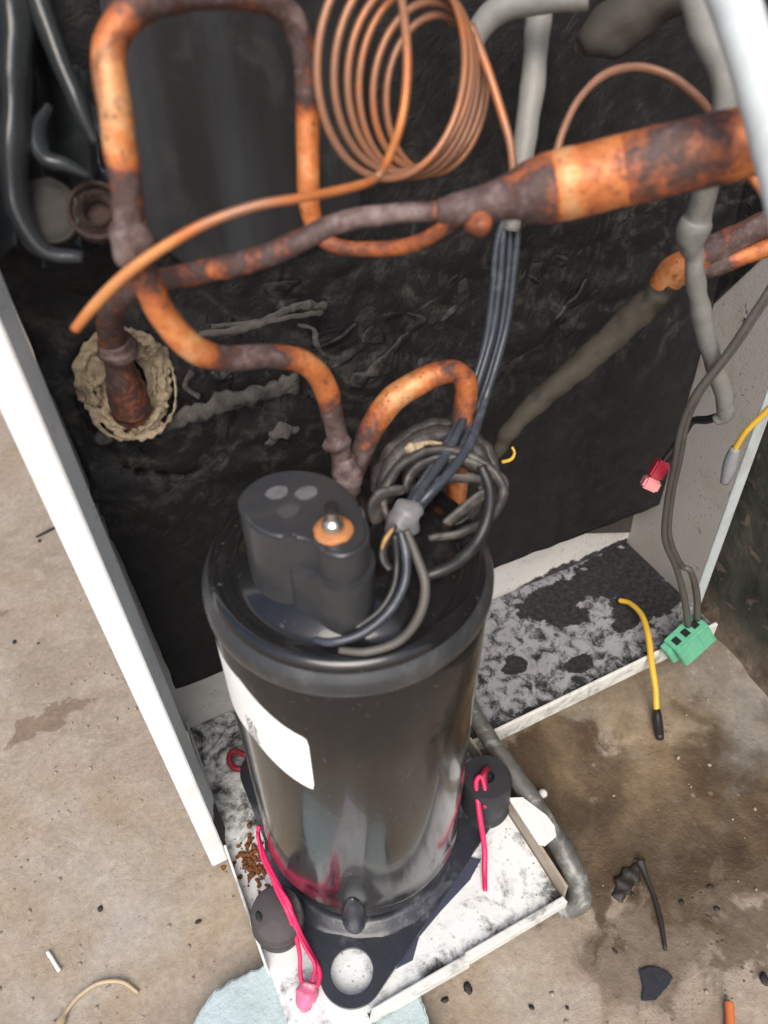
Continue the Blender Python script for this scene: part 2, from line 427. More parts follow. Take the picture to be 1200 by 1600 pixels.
M['plastic_dark'] = mat_plain('glossy_black_sheet', (0.030, 0.034, 0.037), 0.3, 25, 0.24, dirt=(0.07, 0.075, 0.078), dirt_amt=0.5, bump=0.2, bd=0.002)
M['cap'] = mat_plain('grey_rubber_cap', (0.024, 0.022, 0.019), 0.5, 90, 0.7, dirt=(0.05, 0.045, 0.04), bump=0.4)
M['rust'] = mat_plain('rust', (0.045, 0.026, 0.02), 0.5, 120, 0.8, dirt=(0.05, 0.028, 0.02), bump=0.9, bd=0.002)
M['rust_bright'] = mat_plain('orange_rust', (0.20, 0.07, 0.02), 0.5, 220, 0.9, dirt=(0.10, 0.045, 0.025), bump=0.9, bd=0.002)
M['foam_edge'] = mat_plain('grey_torn_edge', (0.085, 0.081, 0.074), 0.5, 110, 0.8, dirt=(0.028, 0.027, 0.026), dirt_amt=0.7, bump=0.8, bd=0.002)
M['twig'] = mat_plain('tan_twig', (0.46, 0.36, 0.22), 0.25, 90, 0.7, bump=0.4)
M['twig_dark'] = mat_plain('black_scrap', (0.025, 0.022, 0.020), 0.3, 90, 0.6, bump=0.4)
M['scrap_blue'] = mat_plain('blue_black_scrap', (0.022, 0.024, 0.032), 0.3, 90, 0.5, bump=0.4, dirt=(0.07, 0.075, 0.085))
M['white'] = mat_plain('white_stick', (0.85, 0.84, 0.80), 0.05, 90, 0.5)
M['stone'] = mat_plain('grit', (0.34, 0.28, 0.22), 0.5, 200, 0.9)
M['orange'] = mat_plain('orange_plastic', (0.62, 0.17, 0.06), 0.15, 90, 0.5)


# ------------------------------------------------------------------ helpers
def new_bm():
    return bmesh.new()


def finish(name, bm, mat, parent=None, smooth=True, auto=None, base=None):
    """links a bmesh (in parent space, or world space when there is no parent) as one object"""
    bmesh.ops.recalc_face_normals(bm, faces=bm.faces)
    me = bpy.data.meshes.new(name)
    if parent is None:
        if base is None:
            xs = [v.co.x for v in bm.verts]; ys = [v.co.y for v in bm.verts]; zs = [v.co.z for v in bm.verts]
            base = Vector(((min(xs) + max(xs)) / 2, (min(ys) + max(ys)) / 2, min(zs)))
        bmesh.ops.translate(bm, vec=-Vector(base), verts=bm.verts)
    elif parent.get('_off') is not None:
        bmesh.ops.translate(bm, vec=-Vector(parent['_off']), verts=bm.verts)
    bm.to_mesh(me)
    bm.free()
    if smooth:
        for p in me.polygons:
            p.use_smooth = True
        if auto:
            me.set_sharp_from_angle(angle=R(auto))
    o = bpy.data.objects.new(name, me)
    S.collection.objects.link(o)
    if isinstance(mat, (list, tuple)):
        for m in mat:
            me.materials.append(m)
    else:
        me.materials.append(mat)
    if parent is None:
        o.location = base
    else:
        o.parent = parent
    return o


def tag(o, label=None, cat=None, group=None, kind=None):
    if label: o['label'] = label
    if cat: o['category'] = cat
    if group: o['group'] = group
    if kind: o['kind'] = kind
    return o


def thing(name, label, cat, loc, group=None, local=False):
    o = bpy.data.objects.new(name, None)
    S.collection.objects.link(o)
    o.empty_display_size = 0.01
    o.location = loc
    tag(o, label, cat, group)
    OFF[o.name] = Vector((0, 0, 0)) if local else Vector(loc)
    return o


OFF = {}
_finish = finish


def part(name, bm, mat, parent, smooth=True, auto=None, label=None):
    """a part given in world coordinates under a thing (or a sub-part under a part)"""
    top = parent
    while top.parent:
        top = top.parent
    bmesh.ops.translate(bm, vec=-OFF[top.name], verts=bm.verts)
    o = _finish(name, bm, mat, parent, smooth, auto)
    if label: o['label'] = label
    return o


def crom(P, n=8, closed=False):
    out = []
    L = len(P)
    segs = L if closed else L - 1
    for i in range(segs):
        if closed:
            p0, p1, p2, p3 = P[(i - 1) % L], P[i], P[(i + 1) % L], P[(i + 2) % L]
        else:
            p1, p2 = P[i], P[i + 1]
            p0 = P[i - 1] if i > 0 else [2 * a - b for a, b in zip(p1, p2)]
            p3 = P[i + 2] if i + 2 < L else [2 * a - b for a, b in zip(p2, p1)]
        for k in range(n):
            t = k / n
            t2, t3 = t * t, t * t * t
            out.append([0.5 * (2 * b + (c - a) * t + (2 * a - 5 * b + 4 * c - d) * t2 + (-a + 3 * b - 3 * c + d) * t3)
                        for a, b, c, d in zip(p0, p1, p2, p3)])
    if not closed:
        out.append(list(P[-1]))
    return out


def tube(bm, pts, r=None, sides=14, n=8, lump=0.0, lscale=120, flat=1.0, cap=True, ribs=0.0):
    """pts: (x, y, z[, r[, ox]]); swept along a smooth curve"""
    Q = []
    for p in pts:
        rr = r if r is not None else p[3]
        ox = p[4] if len(p) > 4 else 0.5
        Q.append([p[0], p[1], p[2], rr, ox])
    C = crom(Q, n) if n > 1 else Q
    lay = bm.verts.layers.float.get('ox') or bm.verts.layers.float.new('ox')
    pos = [Vector(c[:3]) for c in C]
    T = []
    for i in range(len(pos)):
        d = pos[min(i + 1, len(pos) - 1)] - pos[max(i - 1, 0)]
        T.append(d.normalized() if d.length > 1e-9 else Vector((0, 0, 1)))
    up = Vector((0, 0, 1)) if abs(T[0].z) < 0.9 else Vector((1, 0, 0))
    u = (up - T[0] * up.dot(T[0])).normalized()
    rings = []
    for i, (p, t) in enumerate(zip(pos, T)):
        u = (u - t * u.dot(t))
        u = u.normalized() if u.length > 1e-6 else t.orthogonal().normalized()
        v = t.cross(u)
        ring = []
        rad = max(C[i][3], 1e-5)
        if ribs:
            rad *= 1 + ribs * math.sin(i * 1.9)
        for k in range(sides):
            a = 2 * math.pi * k / sides
            q = p + (u * math.cos(a) + v * math.sin(a) * flat) * rad
            if lump:
                q += (q - p).normalized() * rad * lump * noise.noise(q * lscale) * 1.5
            vv = bm.verts.new(q)
            vv[lay] = min(1, max(0, C[i][4]))
            ring.append(vv)
        rings.append(ring)
    for A, B in zip(rings, rings[1:]):
        for k in range(sides):
            bm.faces.new((A[k], A[(k + 1) % sides], B[(k + 1) % sides], B[k]))
    if cap:
        bm.faces.new(rings[0][::-1])
        bm.faces.new(rings[-1])
    return bm


def box(bm, lo, hi, bev=0.0):
    g = bmesh.ops.create_cube(bm, size=1)
    vs = g['verts']
    for v in vs:
        v.co = Vector([(l + h) / 2 + c * (h - l) for l, h, c in zip(lo, hi, v.co)])
    if bev:
        es = list({e for v in vs for e in v.link_edges})
        bmesh.ops.bevel(bm, geom=es, offset=bev, segments=2, affect='EDGES', clamp_overlap=True)
    return bm


def prism(bm, poly, z0, z1, bev=0.0, seg=2, taper=None):
    """closed outline poly of (x, y) extruded from z0 to z1"""
    vs = [bm.verts.new((p[0], p[1], z0)) for p in poly]
    f = bm.faces.new(vs)
    r = bmesh.ops.extrude_face_region(bm, geom=[f])
    tv = [g for g in r['geom'] if isinstance(g, bmesh.types.BMVert)]
    for v in tv:
        v.co.z = z1
    if taper:
        c = Vector((sum(p[0] for p in poly) / len(poly), sum(p[1] for p in poly) / len(poly)))
        for v in tv:
            v.co.x = c.x + (v.co.x - c.x) * taper
            v.co.y = c.y + (v.co.y - c.y) * taper
    if bev:
        te = [e for e in {e for v in tv for e in v.link_edges} if e.verts[0] in tv and e.verts[1] in tv]
        bmesh.ops.bevel(bm, geom=te, offset=bev, segments=seg, affect='EDGES')
    return bm


def lathe(bm, prof, sides=96, c=(0, 0)):
    rings = []
    for r, z in prof:
        if r < 1e-6:
            rings.append([bm.verts.new((c[0], c[1], z))])
        else:
            rings.append([bm.verts.new((c[0] + r * math.cos(2 * math.pi * k / sides), c[1] + r * math.sin(2 * math.pi * k / sides), z)) for k in range(sides)])
    for A, B in zip(rings, rings[1:]):
        for k in range(sides):
            a, b = (A[0], A[0]) if len(A) == 1 else (A[k], A[(k + 1) % sides])
            d, e = (B[0], B[0]) if len(B) == 1 else (B[k], B[(k + 1) % sides])
            fs = [a]
            for v in (b, e, d):
                if v not in fs: fs.append(v)
            if len(fs) > 2: bm.faces.new(fs)
    return bm


def blob(bm, c, r, lump=0.3, scale=150, sub=3, sq=(1, 1, 1)):
    g = bmesh.ops.create_icosphere(bm, subdivisions=sub, radius=1)
    for v in g['verts']:
        d = v.co.copy()
        k = 1 + lump * (noise.noise((Vector(c) + d * r) * scale) + 0.5 * noise.noise((Vector(c) + d * r) * scale * 2.3))
        v.co = Vector(c) + Vector((d.x * sq[0], d.y * sq[1], d.z * sq[2])) * r * k
    return bm


def fbm(p, oct=4):
    s, a = 0.0, 1.0
    for i in range(oct):
        s += a * noise.noise(p)
        p = p * 2.1
        a *= 0.5
    return s


# ------------------------------------------------------------------ ground
GZ = -0.022
bm = new_bm()
lim = [-40, -4, -1.0] + [-0.5 + 0.02 * i for i in range(76)] + [1.4, 4, 40]
limy = [-40, -4, -1.0] + [-0.4 + 0.02 * i for i in range(76)] + [1.5, 4, 40]
grid = [[bm.verts.new((x, y, GZ + (0.0016 * fbm(Vector((x, y, 0)) * 9, 3) if abs(x) < 1.6 and abs(y) < 1.6 else 0))) for x in lim] for y in limy]
for A, B in zip(grid, grid[1:]):
    for k in range(len(A) - 1):
        bm.faces.new((A[k], A[k + 1], B[k + 1], B[k]))
g = finish('ground', bm, M['concrete'], base=(0, 0, 0))
tag(g, 'rough concrete floor, dry and beige on the left, damp brown on the right', kind='structure')

# ------------------------------------------------------------------ cabinet
XL, XR, XE, YF, YW, YB = -0.085, 0.090, 0.322, -0.090, 0.028, 0.135
FL = -0.043                                  # where the front lip begins
cab = thing('air_conditioner_cabinet', 'opened white air conditioner cabinet with rusty mouldy base pan and black foam lined back', 'cabinet', (0.1, 0.05, GZ))


def gridsheet(bm, fn, nu, nv):
    vs = [[bm.verts.new(fn(i / nu, j / nv)) for i in range(nu + 1)] for j in range(nv + 1)]
    for A, B in zip(vs, vs[1:]):
        for k in range(nu):
            bm.faces.new((A[k], A[k + 1], B[k + 1], B[k]))


# base pan: front floor, wing floor, upstands
bm = new_bm(); prism(bm, [(XL, YF - 0.035), (FL, YF - 0.035), (FL, YF + 0.0002), (XR, YF + 0.0002), (XR, YB), (XL, YB)], -0.0035, 0.0); part('pan_floor', bm, M['pan_front'], cab, False)
bm = new_bm(); box(bm, (XR + 0.0002, YW, -0.0036), (XE, YB, 0.0003)); part('pan_wing', bm, M['pan_wing'], cab, False, label='mouldy black spotted wing of the base pan')
# front lip from the corner foot to the right corner
bm = new_bm()
poly = [(FL, YF - 0.004), (FL + 0.003, YF), (0.02, YF), (0.021, YF + 0.001), (XR, YF + 0.001), (XR + 0.0005, YF - 0.0032), (0.02, YF - 0.0040), (0.0205, YF - 0.0052), (FL, YF - 0.0052)]
prism(bm, poly, -0.0036, 0.0050, 0.0006)
part('front_lip', bm, M['lip'], cab, False)
bm = new_bm()
prism(bm, [(XR + 0.001, YW - 0.003), (XE, YW - 0.003), (XE, YW - 0.0005), (XR + 0.001, YW - 0.0005)], -0.010, 0.0055, 0.0005)
part('wing_lip', bm, M['lip'], cab, False)
bm = new_bm()
prism(bm, [(XR + 0.0008, YF + 0.0015), (XR + 0.0028, YF + 0.0015), (XR + 0.0028, YW - 0.0035), (XR + 0.0008, YW - 0.0035)], -0.012, 0.0155, 0.0004)
part('right_lip', bm, M['lip_tan'], cab, False)
bm = new_bm()   # the bent-over tab on the right lip
tp = [(0.0905, -0.026, 0.0162), (0.0990, -0.030, 0.0164), (0.1060, -0.047, 0.0158), (0.1065, -0.055, 0.0156), (0.1035, -0.061, 0.0160), (0.0935, -0.063, 0.0170), (0.0905, -0.060, 0.0172)]
vs = [bm.verts.new(p) for p in tp]; f = bm.faces.new(vs)
r = bmesh.ops.extrude_face_region(bm, geom=[f])
bmesh.ops.translate(bm, vec=(0, 0, 0.0015), verts=[v for v in r['geom'] if isinstance(v, bmesh.types.BMVert)])
part('lip_tab', bm, M['panel_white'], cab, False, label='clean white tab of the lip bent outwards')
bm = new_bm()
box(bm, (XL - 0.0015, -0.045, -0.012), (XL, 0.034, 0.010), 0.0003)
part('left_lip', bm, M['lip'], cab, False)
bm = new_bm()
box(bm, (XL + 0.001, 0.066, 0.0), (XL + 0.0025, 0.132, 0.014), 0.0003)
part('left_lip', bm, M['lip'], cab, False)
# side panel on the left: web facing the compressor and a white return flange facing the viewer
bm = new_bm(); box(bm, (-0.0885, 0.0375, -0.014), (-0.0872, YB + 0.01, 0.62)); part('side_panel', bm, M['panel_left'], cab, False)
bm = new_bm(); box(bm, (-0.0980, 0.0355, -0.014), (-0.0870, 0.0373, 0.62), 0.0007); part('panel_flange', bm, M['panel_white'], cab, False)
bm = new_bm()
prism(bm, [(-0.0868, 0.0362), (-0.0822, 0.0500), (-0.0827, 0.0504), (-0.0872, 0.0376)], -0.004, 0.62)
part('panel_return', bm, M['panel_left'], cab, False)
# end panel on the right
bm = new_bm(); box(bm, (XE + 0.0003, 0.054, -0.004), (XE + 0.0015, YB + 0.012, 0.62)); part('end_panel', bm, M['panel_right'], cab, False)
bm = new_bm(); box(bm, (XE + 0.0002, 0.0515, -0.006), (XE + 0.010, 0.0538, 0.62), 0.0006); part('end_panel_flange', bm, M['hose_white'], cab, False)
bm = new_bm(); box(bm, (-0.0878, YB + 0.0005, -0.003), (XE, YB + 0.002, 0.30)); part('back_plate', bm, M['back_plate'], cab, False)
bm = new_bm()   # flat dark shape covering the upper corner of the end panel
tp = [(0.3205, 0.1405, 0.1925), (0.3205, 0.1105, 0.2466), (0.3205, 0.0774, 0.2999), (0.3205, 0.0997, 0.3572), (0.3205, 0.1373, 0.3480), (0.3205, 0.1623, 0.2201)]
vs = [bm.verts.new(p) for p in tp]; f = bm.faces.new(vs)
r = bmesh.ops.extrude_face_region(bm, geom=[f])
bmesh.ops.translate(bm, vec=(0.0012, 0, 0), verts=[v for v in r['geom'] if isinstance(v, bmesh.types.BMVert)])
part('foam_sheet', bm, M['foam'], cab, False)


# foam lining on the back: flat board above, crumpled in the middle, hanging edge below
def lining(u, v):
    z = 0.62 * v + (1 - v) * (0.083 - 0.016 * u)
    xl = -0.0785 - 0.0075 * min(1, z / 0.40)
    x = xl + u * (0.3205 - xl)
    p = Vector((x, 0, z))
    mid = math.exp(-((z - 0.285) / 0.060) ** 2) * (1 if x < 0.24 else math.exp(-((x - 0.24) / 0.03) ** 2))
    amp = 0.0008 + 0.0050 * mid
    q = Vector(((x * 0.8 - z * 0.55) * 15, 2.0, (x * 0.55 + z * 0.8) * 27))
    q += Vector((fbm(q * 0.7, 2), 0, fbm(q * 0.7 + Vector((9, 0, 4)), 2))) * 0.9
    h = 0.9 * noise.noise(q) + 0.45 * (0.5 - abs(noise.noise(q * 1.7)) * 1.6) + 0.35 * noise.noise(q * 3.1) + 0.12 * noise.noise(q * 7)
    flut = 0.0016 * noise.noise(Vector((x * 55, 0, z * 5))) * (1 - mid)
    return (x, 0.118 - amp * (h + 0.25) - flut, z)


bm = new_bm(); gridsheet(bm, lining, 220, 190)
lin = part('foam_lining', bm, M['foam'], cab)
mod = lin.modifiers.new('thickness', 'SOLIDIFY'); mod.thickness = 0.008; mod.offset = -1

# smooth grey-black board above the crumpled foam
bm = new_bm()
bw = [(-0.0116, 0.1120, 0.4482), (0.0293, 0.1120, 0.4435), (0.0153, 0.1120, 0.3720), (0.0388, 0.1120, 0.3335), (-0.0051, 0.1120, 0.3353), (-0.0220, 0.1120, 0.3799)]
bp = [(-0.0206, 0.0980, 0.4687), (0.0717, 0.0980, 0.4603), (0.0664, 0.0980, 0.3658), (0.0261, 0.0980, 0.3502), (-0.0133, 0.0980, 0.3570), (-0.0347, 0.0980, 0.3873)]
vs = [bm.verts.new(p) for p in bp]; f = bm.faces.new(vs)
r = bmesh.ops.extrude_face_region(bm, geom=[f])
bmesh.ops.translate(bm, vec=(0, 0.006, 0), verts=[v for v in r['geom'] if isinstance(v, bmesh.types.BMVert)])
bmesh.ops.bevel(bm, geom=list(bm.edges), offset=0.001, segments=2, affect='EDGES')
part('lining_board', bm, M['board'], cab, True, 40)

bm = new_bm()
tp = [(0.2289, 0.1280, 0.0813), (0.2673, 0.1280, 0.0808), (0.3124, 0.1280, 0.0802), (0.3152, 0.1280, 0.0223), (0.2533, 0.1280, 0.0500), (0.2306, 0.1280, 0.0593)]
vs = [bm.verts.new(p) for p in tp]; f = bm.faces.new(vs)
r = bmesh.ops.extrude_face_region(bm, geom=[f])
bmesh.ops.translate(bm, vec=(0, 0.0015, 0), verts=[v for v in r['geom'] if isinstance(v, bmesh.types.BMVert)])
part('foam_flap', bm, M['flap'], cab, False)

# torn foam edges and folds in the lining
def rib(pts, nm='foam_fold', m='foam_edge', flat=0.4, lump=0.5, sides=12):
    bm = new_bm(); tube(bm, pts, None, sides, 10, lump, 230, flat)
    return part(nm, bm, M[m], cab)


def scrap(c, size, rot, curl, m='foam'):
    """one torn, curled piece of lining"""
    bm = new_bm()
    c = Vector(c) + Vector((0, 0.004, 0)); N = 10; size *= 0.78; curl *= 0.45
    g = []
    for j in range(N + 1):
        row = []
        for i in range(N + 1):
            u, v = i / N * 2 - 1, j / N * 2 - 1
            d = Vector((u * size, v * size * 0.6))
            k = 1 + 0.45 * noise.noise(Vector((u * 1.3 + c.x * 90, v * 1.3 + c.z * 90, 1)))
            d *= k
            x = d.x * math.cos(rot) - d.y * math.sin(rot)
            z = d.x * math.sin(rot) + d.y * math.cos(rot)
            p = Vector((c.x + x, c.y, c.z + z))
            p.y -= curl * (v * v * 0.6 + 0.5 * u * v) * size + 0.28 * size * noise.noise(p * 75) + 0.16 * size * noise.noise(p * 190)
            row.append(bm.verts.new(p))
        g.append(row)
    for A, B in zip(g, g[1:]):
        for k in range(N):
            bm.faces.new((A[k], A[k + 1], B[k + 1], B[k]))
    o = part('foam_scrap', bm, M[m], cab)
    md = o.modifiers.new('thickness', 'SOLIDIFY'); md.thickness = 0.0026
    md = o.modifiers.new('smooth', 'SUBSURF'); md.levels = 1; md.render_levels = 1
    return o


random.seed(8)
for (px, sz, ro, cu, m) in (
        ((0.0206, 0.1080, 0.3302), 0.020, -0.1, 0.4, 'foam'), ((0.0855, 0.1060, 0.2955), 0.020, -0.5, 0.5, 'foam'),
        ((0.1172, 0.1080, 0.3042), 0.020, 0.6, 0.4, 'foam'), ((0.0525, 0.1060, 0.2941), 0.018, 0.4, 0.5, 'foam'),
        ((0.2036, 0.1080, 0.2769), 0.020, 0.8, 0.5, 'foam'), ((0.1783, 0.1090, 0.3065), 0.018, -0.3, 0.4, 'foam'),
        ((0.0035, 0.1080, 0.3045), 0.016, 0.1, 0.5, 'foam'), ((-0.0143, 0.1080, 0.2957), 0.014, -0.3, 0.5, 'foam'),
        ((0.0742, 0.1080, 0.2746), 0.012, 0.1, 0.6, 'foam_edge')):
    scrap(px, sz, ro, cu, m)
rib([(-0.0733, 0.1050, 0.2857, 0.0039), (-0.0583, 0.1000, 0.2894, 0.0030), (-0.0442, 0.0980, 0.2870, 0.0033), (-0.0251, 0.0980, 0.2887, 0.0052), (0.0013, 0.1000, 0.2884, 0.0060), (0.0277, 0.1040, 0.2849, 0.0055)])
rib([(-0.0167, 0.0980, 0.3279, 0.0013), (0.0034, 0.0960, 0.3266, 0.0019), (0.0220, 0.0960, 0.3265, 0.0016), (0.0440, 0.1000, 0.3215, 0.0015)])
rib([(-0.0099, 0.1000, 0.3295, 0.0012), (0.0103, 0.0980, 0.3269, 0.0013), (0.0333, 0.1000, 0.3278, 0.0024), (0.0474, 0.1040, 0.3214, 0.0022)])
rib([(0.0318, 0.1040, 0.3163, 0.0011), (0.0382, 0.1000, 0.3140, 0.0014), (0.0389, 0.1000, 0.3050, 0.0016), (0.0445, 0.1040, 0.2939, 0.0013)])
rib([(-0.0224, 0.1040, 0.3077, 0.0021), (-0.0277, 0.1000, 0.3029, 0.0015), (-0.0224, 0.1000, 0.2958, 0.0014)])
rib([(0.0074, 0.1100, 0.2510, 0.0038), (0.0160, 0.1060, 0.2580, 0.0044), (0.0304, 0.1120, 0.2518, 0.0031)])
rib([(0.0536, 0.1120, 0.2770, 0.0034), (0.0619, 0.1060, 0.2749, 0.0044), (0.0734, 0.1060, 0.2779, 0.0041), (0.0930, 0.1060, 0.2933, 0.0030)], m='foam')
rib([(0.2015, 0.1160, 0.1947, 0.0021), (0.2062, 0.1130, 0.1735, 0.0039), (0.2061, 0.1160, 0.1574, 0.0018)], lump=0.5)

# ------------------------------------------------------------------ old wall close to the right end panel
wl = thing('mossy_wall', 'dark mossy old wall with flaking patches just right of the cabinet', 'wall', (0.36, 0.1, GZ))
bm = new_bm()
def wallpt(y, h, d):
    return Vector((0.338 + 0.10 * (y - 0.02) + d, y, GZ - 0.002 + h))
ys = [-0.5, -0.3] + [-0.15 + 0.015 * i for i in range(44)] + [0.7, 1.2, 2.0]
hs = [0.015 * i for i in range(30)] + [0.6, 0.9, 1.15]
def wallf(y, h):
    p = wallpt(y, h, 0)
    foot = 0.010 * math.exp(-h / 0.012)
    p.x += -foot * (0.7 + 0.8 * noise.noise(p * 35)) - 0.0045 * fbm(p * 22, 4)
    return p
fr = [[bm.verts.new(wallf(y, h)) for y in ys] for h in hs]
bk = [[bm.verts.new(wallpt(y, h, 0.15)) for y in (ys[0], ys[-1])] for h in (hs[0], hs[-1])]
for A, B in zip(fr, fr[1:]):
    for k in range(len(ys) - 1):
        bm.faces.new((A[k], A[k + 1], B[k + 1], B[k]))
bm.faces.new((bk[0][0], bk[0][1], bk[1][1], bk[1][0]))
bm.faces.new(fr[-1] + [bk[1][1], bk[1][0]])
bm.faces.new([r[0] for r in fr] + [bk[1][0], bk[0][0]])
bm.faces.new([r[-1] for r in fr] + [bk[1][1], bk[0][1]])
part('wall_face', bm, M['mossy'], wl, True, 50)

# ------------------------------------------------------------------ black plastic folds, upper left
pl = thing('folded_plastic_sheet', 'glossy black folded plastic sheet bunched at the upper left beside the tall copper bend', 'plastic sheet', (-0.0680, 0.0695, 0.3929))


def drape(u, v):
    a = Vector((-0.0581, 0.1146, 0.4638)).lerp(Vector((-0.0138, 0.1198, 0.4589)), u)
    b = Vector((-0.0872, 0.0951, 0.3804)).lerp(Vector((-0.0380, 0.0888, 0.3736)), u)
    p = a.lerp(b, v)
    n = Vector((0.15, -0.8, 0.6)).normalized()
    uu = u * 1.0
    h = 0.016 * math.exp(-((uu - 0.28 + 0.10 * v) / 0.07) ** 2)
    h += 0.018 * math.exp(-((uu - 0.40 - 0.42 * v) / 0.075) ** 2)
    h -= 0.010 * math.exp(-((uu - 0.5 + 0.1 * v) / 0.08) ** 2) * v
    h += 0.006 * fbm(Vector((uu * 4, v * 2.2, 3)), 3)
    h += 0.012 * math.exp(-((v - 0.62 - 0.25 * (uu - 0.5)) / 0.05) ** 2 - ((uu - 0.55) / 0.22) ** 2)
    return p + n * h


bm = new_bm(); gridsheet(bm, drape, 70, 110)
sh = part('sheet', bm, M['plastic_dark'], pl)
mod = sh.modifiers.new('thickness', 'SOLIDIFY'); mod.thickness = 0.0012
bm = new_bm()
tube(bm, [(-0.0491, 0.0940, 0.4651, 0.0061), (-0.0537, 0.0838, 0.4501, 0.0064), (-0.0597, 0.0766, 0.4344, 0.0061), (-0.0664, 0.0706, 0.4198, 0.0056), (-0.0703, 0.0656, 0.4058, 0.0048), (-0.0670, 0.0594, 0.3938, 0.0036), (-0.0559, 0.0567, 0.3900, 0.0022)], None, 20, 9, 0.18, 70, 0.75)
tube(bm, [(-0.0433, 0.0939, 0.4646, 0.0052), (-0.0432, 0.0830, 0.4481, 0.0047), (-0.0420, 0.0748, 0.4330, 0.0039), (-0.0402, 0.0699, 0.4202, 0.0021)], None, 18, 9, 0.15, 80, 0.8)
tube(bm, [(-0.0499, 0.0807, 0.4310, 0.0017), (-0.0565, 0.0764, 0.4254, 0.0031), (-0.0570, 0.0703, 0.4191, 0.0035), (-0.0512, 0.0666, 0.4165, 0.0036), (-0.0455, 0.0645, 0.4126, 0.0017)], None, 16, 8, 0.25, 110, 0.7)
part('fold', bm, M['plastic_dark'], pl)
bm = new_bm(); tube(bm, [(-0.0685, 0.0797, 0.4072, 0.0015), (-0.0726, 0.0729, 0.4016, 0.0015), (-0.0713, 0.0649, 0.3943, 0.0013), (-0.0639, 0.0601, 0.3899, 0.0013), (-0.0555, 0.0611, 0.3886, 0.0011)], None, 8, 6, 0.3)
part('sheet_rim', bm, M['cap'], pl)

# ------------------------------------------------------------------ port caps upper left
cp = thing('service_port', 'round grey rubber cap and rusty brown ring of a port by the copper bend', 'port', (-0.0580, 0.0678, 0.3912))
bm = new_bm()
c = Vector((-0.0616, 0.0710, 0.4017)); ax = Vector((-0.15, -0.75, 0.62)).normalized()
q = ax.to_track_quat('Z', 'Y').to_matrix().to_4x4()
lathe(bm, [(0.0, 0.0012), (0.006, 0.0014), (0.0092, 0.0010), (0.0100, 0.0022), (0.0110, 0.0020), (0.0113, 0.0), (0.0106, -0.006), (0, -0.006)], 40)
for v in bm.verts: v.co += v.co.normalized() * 0.001 * noise.noise(v.co * 300)
bm.transform(Matrix.Translation(c) @ q)
part('cap', bm, M['cap'], cp)
bm = new_bm()
c = Vector((-0.0467, 0.0644, 0.4016))
lathe(bm, [(0.0, -0.006), (0.004, -0.006), (0.0045, 0.0), (0.006, 0.002), (0.0068, -0.001), (0.0078, -0.002), (0.0085, 0.0005), (0.0098, 0.0), (0.0102, -0.004), (0.0, -0.008)], 40)
bm.transform(Matrix.Translation(c) @ q)
part('rusty_ring', bm, M['rust'], cp, True, 50)

# ------------------------------------------------------------------ compressor
comp = thing('compressor', 'black upright cylindrical compressor with a white sticker standing on the base pan', 'compressor', (-0.003, 0.001, 0.0), local=True)
tilt = Vector((math.tan(R(1.70)), math.tan(R(-1.51)), 1)).normalized().to_track_quat('Z', 'Y')
ang = tilt.to_matrix().to_4x4()
# keep the spin about the axis at zero
xq = Vector((0, 1, 0)).cross(Vector(ang.col[2][:3])).normalized(); zq = Vector(ang.col[2][:3]); yq = zq.cross(xq)
CM = Matrix(((xq.x, yq.x, zq.x, -0.003), (xq.y, yq.y, zq.y, 0.001), (xq.z, yq.z, zq.z, 0), (0, 0, 0, 1)))
comp.rotation_euler = CM.to_euler()
CI = CM.inverted()
def loc(p): return CI @ Vector(p)


rb = 0.0597
bm = new_bm()
lathe(bm, [(0.0590, 0.0440), (rb + 0.0004, 0.0446), (rb + 0.0004, 0.0462), (rb, 0.0475), (rb, 0.06), (rb, 0.10), (rb, 0.15), (rb, 0.20), (rb, 0.256), (rb - 0.0008, 0.2575)], 128)
part('shell', bm, M['shell'], comp, True, 50)
bm = new_bm()
lathe(bm, [(0.045, 0.009), (0.0520, 0.0125), (0.0550, 0.020), (0.0568, 0.030), (0.0574, 0.040), (0.0576, 0.0455)], 128)
part('bottom_cap', bm, M['cap_dusty'], comp, True)
bm = new_bm()
lathe(bm, [(rb - 0.0008, 0.2578), (rb + 0.0006, 0.2584), (rb + 0.0014, 0.2600), (rb + 0.0013, 0.2640), (rb + 0.0002, 0.2668), (rb - 0.0016, 0.2685), (rb - 0.0022, 0.2695)], 128)
part('weld_band', bm, M['band'], comp, True)
bm = new_bm()
lathe(bm, [(rb - 0.0022, 0.2692), (rb - 0.0026, 0.2712), (rb - 0.0042, 0.2732), (rb - 0.0066, 0.2738), (rb - 0.0090, 0.2733), (rb - 0.0115, 0.2730), (rb - 0.0140, 0.2745), (rb - 0.0180, 0.2775), (0.035, 0.2800), (0.025, 0.2818), (0.012, 0.2829), (0, 0.2833)], 128)
part('top_dome', bm, M['shell'], comp, True)


# base plate: three rounded arms, holed front foot
FEET = (240.5, 352.0, 120.5)


def plate_outline(off=0.0, foot=0.0188, rad=0.080):
    out = []
    for d in FEET:
        a = R(d)
        c = Vector((math.cos(a), math.sin(a))) * rad
        for i in range(15):
            t = a + R(-58 + 116 * i / 14)
            out.append((c.x + (foot + off) * math.cos(t), c.y + (foot + off) * math.sin(t)))
    return out


